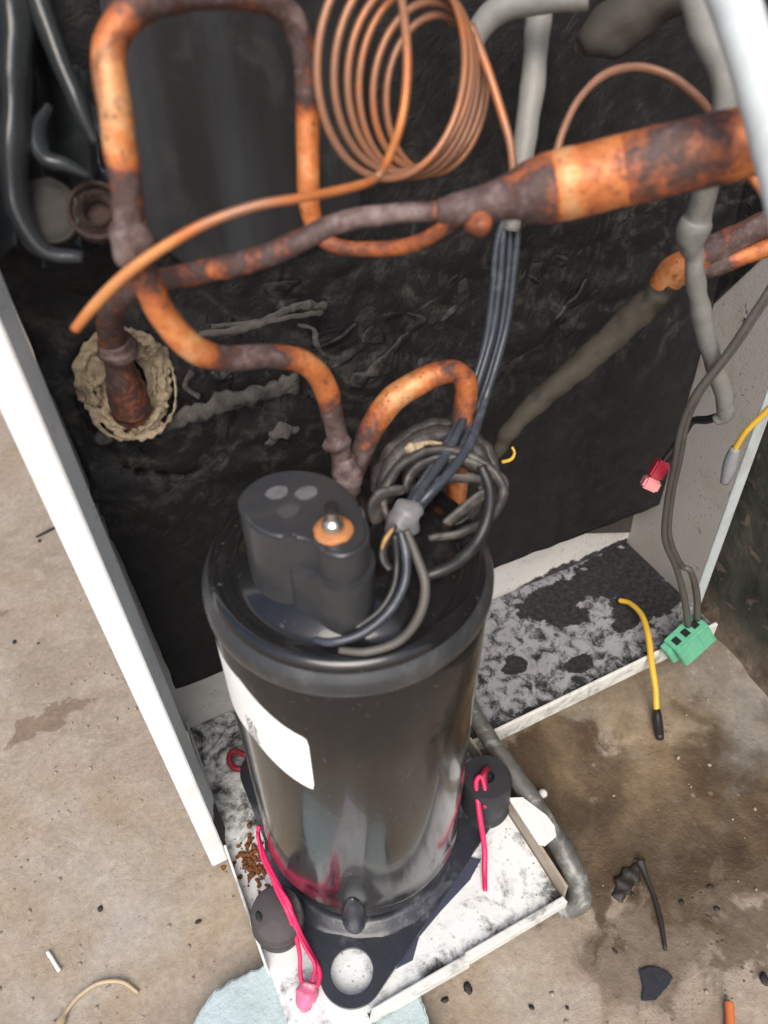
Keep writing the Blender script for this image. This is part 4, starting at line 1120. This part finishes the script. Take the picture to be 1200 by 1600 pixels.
tape([(0.0255, 0.0065, 0.2702, 0.0047), (0.0303, 0.0169, 0.2767, 0.0056), (0.0394, 0.0246, 0.2839, 0.0060), (0.0542, 0.0288, 0.2901, 0.0060), (0.0698, 0.0274, 0.2895, 0.0061), (0.0810, 0.0192, 0.2835, 0.0055), (0.0832, 0.0078, 0.2746, 0.0044), (0.0791, -0.0015, 0.2681, 0.0035)], 0.7, 0.5)
tape([(0.0357, -0.0032, 0.2828, 0.0024), (0.0427, -0.0016, 0.2875, 0.0024), (0.0542, -0.0029, 0.2897, 0.0027), (0.0648, -0.0072, 0.2885, 0.0024), (0.0712, -0.0116, 0.2841, 0.0019)], 0.6, 0.5)

tape([(0.0495, -0.0117, 0.2686, 0.0022), (0.0578, -0.0111, 0.2700, 0.0025), (0.0663, -0.0075, 0.2727, 0.0025), (0.0720, -0.0015, 0.2768, 0.0022)], 0.6, 0.5)
tape([(0.0411, 0.0067, 0.2890, 0.0019), (0.0485, 0.0119, 0.2929, 0.0022), (0.0592, 0.0115, 0.2928, 0.0022), (0.0688, 0.0060, 0.2901, 0.0019)], 0.8, 0.4)
tape([(0.0415, 0.0051, 0.2773, 0.0036), (0.0459, 0.0161, 0.2856, 0.0031), (0.0589, 0.0167, 0.2890, 0.0034), (0.0686, 0.0098, 0.2864, 0.0028)], 0.8, 0.4)
tape([(0.0340, -0.0023, 0.2917, 0.0021), (0.0259, -0.0010, 0.2924, 0.0029), (0.0206, -0.0014, 0.2898, 0.0029), (0.0197, -0.0033, 0.2846, 0.0029), (0.0227, -0.0049, 0.2784, 0.0027), (0.0276, -0.0069, 0.2756, 0.0021)])
tape([(0.0164, -0.0298, 0.3030, 0.0014), (0.0125, -0.0311, 0.3000, 0.0018), (0.0088, -0.0340, 0.2970, 0.0019), (0.0082, -0.0371, 0.2940, 0.0020), (0.0089, -0.0397, 0.2920, 0.0014)], 0.6, 0.5)
bm = new_bm(); tube(bm, [(0.0145, -0.0316, 0.3035, 0.0006), (0.0106, -0.0333, 0.3015, 0.0009), (0.0081, -0.0345, 0.2985, 0.0006)], None, 8, 6, 0.3)
part('gold_edge', bm, M['gold'], tp)
tape([(0.0366, -0.0069, 0.2706, 0.0022), (0.0395, -0.0101, 0.2688, 0.0027), (0.0464, -0.0116, 0.2718, 0.0030), (0.0560, -0.0111, 0.2765, 0.0030), (0.0675, -0.0101, 0.2810, 0.0027), (0.0736, -0.0106, 0.2802, 0.0025)])
bm = new_bm(); blob(bm, (0.0475, 0.0177, 0.2938), 0.0026, 0.5, 300); blob(bm, (0.0511, 0.0168, 0.2944), 0.0022, 0.5, 300)
tube(bm, [(0.0484, 0.0176, 0.2942, 0.0014), (0.0549, 0.0162, 0.2955, 0.0014), (0.0605, 0.0138, 0.2942, 0.0011)], None, 8, 6, 0.3)
part('tan_residue', bm, M['foam_tan'], tp)
bm = new_bm(); tube(bm, [(0.1118, 0.0407, 0.2446, 0.0010), (0.1165, 0.0395, 0.2454, 0.0010), (0.1193, 0.0406, 0.2477, 0.0008), (0.1192, 0.0431, 0.2502, 0.0008)], None, 8, 6)
tag(finish('brass_hook', bm, M['yellow']), 'tiny brass-coloured wire hook beside the tape loop', 'hook')

# ------------------------------------------------------------------ mounts, cords, bits on the pan
def lean(bm, c, ax, deg):
    bm.transform(Matrix.Translation(c) @ Matrix.Rotation(R(deg), 4, ax) @ Matrix.Translation(-Vector(c)))
gm = thing('rubber_mount', 'grey-black round rubber mount lying loose against the left lip of the pan', 'rubber mount', (-0.075, -0.024, 0.0), 'rubber mounts')
bm = new_bm(); c0 = (-0.0715, -0.0235)
lathe(bm, [(0.0, 0.002), (0.0175, 0.002), (0.0180, 0.006), (0.0180, 0.012), (0.0165, 0.014), (0.0170, 0.017), (0.0180, 0.020), (0.0172, 0.026), (0.0158, 0.0275), (0.0, 0.0280)], 56, c0)
for v in bm.verts:
    v.co.x = c0[0] + (v.co.x - c0[0]) * 0.87; v.co.y = c0[1] + (v.co.y - c0[1]) * 0.92; v.co.z *= 1.05
lean(bm, (c0[0], c0[1], 0.0), Vector((1, 0.3, 0)), 11)
bmesh.ops.translate(bm, vec=(0, 0, 0.0012), verts=bm.verts)
part('body', bm, M['rubber'], gm, True, 50)
bm = new_bm(); blob(bm, (c0[0] - 0.0085, c0[1] - 0.0025, 0.0312), 0.0022, 0.2, 200, 2, (0.8, 1.6, 0.3)); part('notch', bm, M['slot'], gm)
g2 = thing('rubber_mount', 'blue-black rubber mount standing under the right foot of the compressor', 'rubber mount', (0.082, -0.004, 0.0), 'rubber mounts')
bm = new_bm(); lathe(bm, [(0.0, 0.0005), (0.0165, 0.0005), (0.0172, 0.004), (0.0160, 0.006), (0.0160, 0.011), (0.0165, 0.013), (0.0162, 0.036), (0.0150, 0.039), (0.0050, 0.0395), (0.0048, 0.034), (0.0, 0.034)], 48, (0.0790, -0.016))
part('body', bm, M['rubber_blue'], g2, True, 50)

pc = thing('pink_cord', 'bright pink doubled cord with a knot lying on the pan beside the rubber mount', 'cord', (-0.0717, -0.0720, 0.0040), 'pink cords')
bm = new_bm()
tube(bm, [(-0.0625, 0.0179, 0.0450, 0.0012), (-0.0650, 0.0129, 0.0400, 0.0014), (-0.0654, -0.0011, 0.0380, 0.0015), (-0.0637, -0.0181, 0.0370, 0.0015), (-0.0624, -0.0334, 0.0340, 0.0015), (-0.0617, -0.0426, 0.0220, 0.0015), (-0.0603, -0.0511, 0.0120, 0.0016), (-0.0592, -0.0611, 0.0090, 0.0016), (-0.0632, -0.0668, 0.0080, 0.0015), (-0.0686, -0.0655, 0.0080, 0.0015), (-0.0699, -0.0593, 0.0090, 0.0013), (-0.0660, -0.0490, 0.0140, 0.0013), (-0.0644, -0.0401, 0.0240, 0.0013), (-0.0644, -0.0300, 0.0330, 0.0013), (-0.0657, -0.0182, 0.0350, 0.0012), (-0.0653, -0.0044, 0.0360, 0.0013)], None, 10, 8, 0.05)
tube(bm, [(-0.0645, 0.0155, 0.0430, 0.0010), (-0.0669, 0.0013, 0.0390, 0.0011), (-0.0652, -0.0137, 0.0380, 0.0011), (-0.0618, -0.0294, 0.0360, 0.0011), (-0.0631, -0.0399, 0.0270, 0.0011), (-0.0617, -0.0492, 0.0170, 0.0011), (-0.0603, -0.0579, 0.0120, 0.0011), (-0.0649, -0.0647, 0.0100, 0.0011)], None, 8, 8, 0.1)
part('strand', bm, M['pink'], pc)
bm = new_bm(); tube(bm, [(-0.0662, -0.0638, 0.0090, 0.0047), (-0.0695, -0.0676, 0.0070, 0.0058), (-0.0725, -0.0707, 0.0060, 0.0050), (-0.0735, -0.0745, 0.0040, 0.0029)], None, 10, 6, 0.3, 200)
part('knot', bm, M['pink_pale'], pc)
bm = new_bm(); tube(bm, [(-0.0527, 0.0869, 0.0120, 0.0020), (-0.0594, 0.0938, 0.0120, 0.0023), (-0.0643, 0.0902, 0.0120, 0.0022), (-0.0633, 0.0828, 0.0100, 0.0022), (-0.0546, 0.0782, 0.0100, 0.0022), (-0.0491, 0.0768, 0.0120, 0.0020)], None, 10, 8, 0.05)
tag(finish('pink_cord', bm, M['dark_red']), 'small dark red loop of cord left of the compressor near the back', 'cord', 'pink cords')
p3 = thing('pink_cord', 'pink-red cord folded over and hanging beside the right rubber mount', 'cord', (0.0508, -0.0633, 0.0010), 'pink cords')
bm = new_bm(); tube(bm, [(0.0696, -0.0295, 0.0300, 0.0015), (0.0735, -0.0231, 0.0380, 0.0016), (0.0749, -0.0160, 0.0420, 0.0016), (0.0708, -0.0166, 0.0400, 0.0018), (0.0664, -0.0267, 0.0340, 0.0018), (0.0634, -0.0362, 0.0240, 0.0018), (0.0610, -0.0449, 0.0120, 0.0018), (0.0558, -0.0541, 0.0040, 0.0018), (0.0500, -0.0644, 0.0025, 0.0016)], None, 10, 8, 0.05)
part('strand', bm, M['pink'], p3)
bm = new_bm(); tube(bm, [(0.0824, -0.0117, 0.0400, 0.0019), (0.0772, -0.0152, 0.0420, 0.0024), (0.0738, -0.0221, 0.0360, 0.0024), (0.0692, -0.0293, 0.0300, 0.0018)], None, 10, 8, 0.1)
part('fold', bm, M['dark_red'], p3)

# rust crumbs on the pan
bm = new_bm()
for k in range(150):
    p = Vector((-0.0728, 0.0188, 0.0010)) + Vector((random.gauss(0, 0.0045), random.gauss(0, 0.008), 0))
    blob(bm, p, random.choice((0.0005, 0.0007, 0.0010, 0.0014, 0.0019)), 0.8, 700, 1)
tag(finish('rust_crumbs', bm, M['rust_bright'], None, True), 'crumbs of orange rust by the left lip of the pan', kind='stuff')

# galvanised handle pipe along the right edge of the pan
bm = new_bm()
tube(bm, [(0.1037, 0.0561, 0.0240, 0.0056), (0.1022, 0.0391, 0.0220, 0.0059), (0.1021, 0.0181, 0.0190, 0.0060), (0.1038, -0.0064, 0.0150, 0.0063), (0.1057, -0.0312, 0.0100, 0.0066), (0.1069, -0.0535, 0.0050, 0.0070), (0.1068, -0.0723, 0.0010, 0.0075), (0.1053, -0.0852, -0.0030, 0.0076), (0.1016, -0.0928, -0.0060, 0.0072), (0.0954, -0.0935, -0.0100, 0.0060), (0.0885, -0.0896, -0.0130, 0.0052)], None, 18, 8, 0.08, 130)
tag(finish('drain_pipe', bm, M['galv']), 'dull grey metal pipe curving round the right corner of the base pan', 'pipe')

# supports under the pan
bm = new_bm()
pts = [(-0.1399, -0.0591, -0.0052), (-0.1316, -0.0468, -0.0052), (-0.1178, -0.0387, -0.0052), (-0.1030, -0.0380, -0.0052), (-0.0841, -0.0389, -0.0052), (-0.0604, -0.0412, -0.0052), (-0.0221, -0.0684, -0.0052), (-0.0122, -0.0903, -0.0052), (-0.0131, -0.1059, -0.0052), (-0.0163, -0.1278, -0.0052), (-0.0617, -0.1178, -0.0052), (-0.1101, -0.0904, -0.0052)]
ol3 = []
for i, p in enumerate(crom([(p[0], p[1]) for p in pts], 7, True)):
    k = 0.0016 * noise.noise(Vector((p[0] * 300, p[1] * 300, 0))) + 0.001 * noise.noise(Vector((p[0] * 800, p[1] * 800, 4)))
    ol3.append((p[0] + k, p[1] + k))
prism(bm, ol3, GZ - 0.001, -0.0052, 0.0012)
tag(finish('support_slab', bm, M['slab'], None, True, 40), 'broken pale blue-grey slab under the front corner of the base pan', 'slab')

# ------------------------------------------------------------------ loose wires and connectors at the right
gw = thing('grey_wire_pair', 'pair of grey wires hanging down the right panel into the green connector', 'wire', (0.2795, 0.0216, 0.0416))
for dx in (-0.0016, 0.0018):
    P = [(0.2157, -0.0081, 0.3448, 0.0016), (0.2104, -0.0067, 0.3292, 0.0017), (0.2061, -0.0012, 0.3033, 0.0018), (0.2006, 0.0054, 0.2780, 0.0019), (0.2028, 0.0104, 0.2544, 0.0018), (0.2103, 0.0145, 0.2250, 0.0018), (0.2218, 0.0218, 0.1857, 0.0017), (0.2344, 0.0258, 0.1438, 0.0019), (0.2566, 0.0276, 0.1037, 0.0022), (0.2732, 0.0264, 0.0657, 0.0026), (0.2840, 0.0228, 0.0301, 0.0027)]
    if dx > 0: P = P[:9] + [(0.2642, 0.0243, 0.0964, 0.0022), (0.2786, 0.0237, 0.0654, 0.0026), (0.2864, 0.0214, 0.0341, 0.0027)]
    bm = new_bm(); tube(bm, [(p[0] + dx, p[1], p[2] + dx * 0.5, p[3]) for p in P], None, 10, 8)
    part('wire', bm, M['grey_cable'], gw)
gc = thing('terminal_block', 'mint green plastic terminal block with square slots at the foot of the right panel', 'connector', (0.2730, 0.0076, 0.0029))
def framed(c, xd, yd):
    x = Vector(xd).normalized(); z = x.cross(Vector(yd)).normalized(); y = z.cross(x)
    return Matrix(((x.x, y.x, z.x, c[0]), (x.y, y.y, z.y, c[1]), (x.z, y.z, z.z, c[2]), (0, 0, 0, 1)))
gx = Vector((0.2898, 0.0198, 0.0223)) - Vector((0.2710, 0.0182, 0.0125))
gy = Vector((0.2921, 0.0127, 0.0075)) - Vector((0.2720, 0.0180, 0.0348))
GM = framed((0.2830, 0.0176, 0.0171), gx, -gy)
bm = new_bm()
box(bm, (-0.0155, -0.0120, -0.008), (0.0155, 0.0120, 0.008), 0.0008)
bm.transform(GM)
gbd = part('body', bm, M['green'], gc, False)
bm = new_bm(); box(bm, (-0.0205, -0.009, -0.0078), (-0.0150, 0.0095, 0.001), 0.0008); bm.transform(GM)
part('flange', bm, M['green'], gc, False)
for k in range(3):
    bm = new_bm(); x = -0.0095 + 0.0092 * k
    box(bm, (x - 0.0026, 0.0114, -0.0030), (x + 0.0026, 0.0123, 0.0035)); bm.transform(GM)
    part('slot', bm, M['slot'], gbd, False)
    bm = new_bm(); x = -0.0095 + 0.0092 * k
    box(bm, (x + 0.0045, -0.0118, 0.0079), (x + 0.0051, 0.0118, 0.0084)); bm.transform(GM)
    part('rib', bm, M['green'], gbd, False)
rc = thing('red_connector', 'small red plastic crimp connector on a black lead against the grey right panel', 'connector', (0.2186, 0.0346, 0.1823))
RM = framed((0.2159, 0.0314, 0.2000), Vector((0.2205, 0.0323, 0.2073)) - Vector((0.2104, 0.0300, 0.1918)), Vector((0.2209, 0.0281, 0.1989)) - Vector((0.2114, 0.0342, 0.2008)))
bm = new_bm(); box(bm, (-0.002, -0.0042, -0.004), (0.0095, 0.0042, 0.004), 0.0012); bm.transform(RM); part('body', bm, M['red'], rc, True, 40)
bm = new_bm(); box(bm, (-0.0095, -0.0050, -0.0042), (-0.0022, 0.0050, 0.0042), 0.0012); bm.transform(RM); part('mouth', bm, M['red_pale'], rc, True, 40)
bm = new_bm(); tube(bm, [(0.2205, 0.0323, 0.2073, 0.0019), (0.2260, 0.0324, 0.2156, 0.0020), (0.2286, 0.0302, 0.2264, 0.0022), (0.2286, 0.0266, 0.2376, 0.0021), (0.2288, 0.0180, 0.2439, 0.0024), (0.2284, 0.0120, 0.2496, 0.0024)], None, 10, 8)
part('lead', bm, M['black_cable'], rc)
yw = thing('yellow_wire', 'short yellow wire with a cloudy crimp sleeve beside the white edge of the right panel', 'wire', (0.2284, -0.0072, 0.2188))
bm = new_bm(); tube(bm, [(0.2144, -0.0294, 0.2938, 0.0015), (0.2116, -0.0255, 0.2818, 0.0015), (0.2081, -0.0216, 0.2693, 0.0015), (0.2075, -0.0193, 0.2566, 0.0016)], None, 10, 8); part('wire', bm, M['yellow'], yw)
bm = new_bm(); tube(bm, [(0.2077, -0.0194, 0.2582, 0.0025), (0.2076, -0.0196, 0.2519, 0.0035), (0.2071, -0.0204, 0.2436, 0.0032), (0.2065, -0.0207, 0.2372, 0.0023)], None, 12, 5, 0.08); part('crimp_sleeve', bm, M['clear'], yw)
ew = thing('earth_wire', 'yellow-green wire with a black lug curving from the mouldy pan to the floor', 'wire', (0.2282, -0.0217, -0.0200))
bm = new_bm(); tube(bm, [(0.2704, 0.0822, 0.0040, 0.0021), (0.2732, 0.0729, 0.0080, 0.0021), (0.2703, 0.0563, 0.0120, 0.0023), (0.2608, 0.0374, 0.0120, 0.0025), (0.2508, 0.0202, 0.0060, 0.0025), (0.2442, 0.0052, -0.0040, 0.0024), (0.2372, -0.0073, -0.0140, 0.0024)], None, 10, 8); part('wire', bm, M['yellow'], ew)
bm = new_bm(); tube(bm, [(0.2388, -0.0051, -0.0130, 0.0022), (0.2360, -0.0097, -0.0150, 0.0034), (0.2316, -0.0172, -0.0185, 0.0036), (0.2270, -0.0241, -0.0190, 0.0028)], None, 10, 5, 0.08); part('lug', bm, M['black_cable'], ew)

# ------------------------------------------------------------------ litter on the floor
def stick(name, pts, mat, label, cat, sides=8, lump=0.08, zs=1.0):
    bm = new_bm(); tube(bm, pts, None, sides, 6, lump, 200)
    for v in bm.verts: v.co.z = GZ + (v.co.z - GZ) * zs
    return tag(finish(name, bm, M[mat]), label, cat)
stick('matchstick', [(-0.2068, 0.0357, -0.0200, 0.0012), (-0.2043, 0.0288, -0.0200, 0.0012), (-0.2016, 0.0210, -0.0200, 0.0012)], 'white', 'small white stick lying on the dry floor at the lower left', 'stick')
stick('dry_stem', [(-0.2150, -0.0184, -0.0170, 0.0037), (-0.2061, -0.0094, -0.0180, 0.0030), (-0.2010, -0.0036, -0.0190, 0.0013), (-0.1922, 0.0011, -0.0185, 0.0012), (-0.1804, 0.0022, -0.0180, 0.0012), (-0.1681, -0.0031, -0.0185, 0.0012), (-0.1605, -0.0130, -0.0200, 0.0010)], 'twig', 'curved tan stem on the floor at the bottom left edge', 'stem')
stick('dark_twig', [(-0.1611, 0.4307, -0.0200, 0.0009), (-0.1509, 0.4334, -0.0200, 0.0013), (-0.1392, 0.4364, -0.0200, 0.0010)], 'twig_dark', 'tiny dark twig on the floor left of the white panel', 'twig')
stick('black_twig', [(0.1550, -0.0881, -0.0180, 0.0034), (0.1530, -0.0959, -0.0190, 0.0017), (0.1493, -0.1091, -0.0200, 0.0014), (0.1429, -0.1230, -0.0200, 0.0016), (0.1343, -0.1370, -0.0200, 0.0012)], 'twig_dark', 'thin black twig on the damp floor right of the pan', 'twig')
stick('black_rag', [(0.1292, -0.1028, -0.0210, 0.0020), (0.1334, -0.0970, -0.0210, 0.0049), (0.1405, -0.0926, -0.0210, 0.0046), (0.1481, -0.0910, -0.0210, 0.0038), (0.1554, -0.0892, -0.0210, 0.0017)], 'twig_dark', 'crumpled black scrap at the head of the black twig', 'scrap', 14, 0.8, 0.35)
stick('orange_stub', [(0.1473, -0.1749, -0.0180, 0.0026), (0.1443, -0.1784, -0.0180, 0.0026), (0.1333, -0.1902, -0.0180, 0.0025)], 'orange', 'orange stub at the bottom right edge of the floor', 'stub')
bm = new_bm()
prism(bm, [(p[0] + 0.0012 * noise.noise(Vector((p[0], p[1], 0)) * 400), p[1] + 0.0012 * noise.noise(Vector((p[0], p[1], 3)) * 400)) for p in crom([(q[0], q[1]) for q in ((0.1140, -0.1380, -0.0200), (0.1246, -0.1426, -0.0200), (0.1283, -0.1495, -0.0200), (0.1229, -0.1524, -0.0200), (0.1124, -0.1545, -0.0200), (0.1044, -0.1512, -0.0200), (0.1095, -0.1456, -0.0200))], 5, True)], GZ, GZ + 0.003, 0.0008)
tag(finish('dark_flake', bm, M['scrap_blue'], None, True, 40), 'flat blue-black flake on the damp floor near the bottom right', 'scrap')
bm = new_bm()
for px in ((0.0021, -0.0991, -0.0210), (0.0171, -0.1004, -0.0210), (0.0451, -0.1253, -0.0210), (0.0635, -0.1349, -0.0210), (0.1854, -0.1206, -0.0210), (0.1624, -0.1198, -0.0210), (0.1792, -0.1327, -0.0210), (0.1380, -0.1021, -0.0210), (-0.1777, 0.2928, -0.0210), (-0.1966, 0.3044, -0.0210), (-0.1587, 0.4244, -0.0210), (0.1072, -0.1229, -0.0210), (0.1758, -0.1751, -0.0210), (-0.1719, 0.0468, -0.0210), (-0.1168, 0.0099, -0.0210)):
    blob(bm, px, random.uniform(0.0011, 0.0024), 0.6, 500, 2, (0.7 + 0.8 * random.random(), 0.7 + 0.8 * random.random(), 0.35))
tag(finish('dark_crumbs', bm, M['twig_dark']), 'small dark crumbs scattered over the floor', kind='stuff')
bm = new_bm(); blob(bm, (0.1252, -0.0208, -0.0170), 0.0032, 0.1, 100, 2)
tag(finish('white_bead', bm, M['white']), 'tiny pale bead beside the grey pipe on the floor', 'bead')
bm = new_bm()
random.seed(21)
for k in range(420):
    x = random.uniform(-0.30, 0.40); y = random.uniform(-0.2, 0.36)
    if XL - 0.02 < x < XE + 0.02 and (YF - 0.02 if x < XR else YW - 0.01) < y < 0.2: continue
    blob(bm, (x, y, GZ + 0.0006), random.choice((0.0005, 0.0007, 0.0010, 0.0015)), 0.5, 500, 1)
tag(finish('floor_grit', bm, M['stone'], None, True), 'fine grit scattered over the floor', kind='stuff')
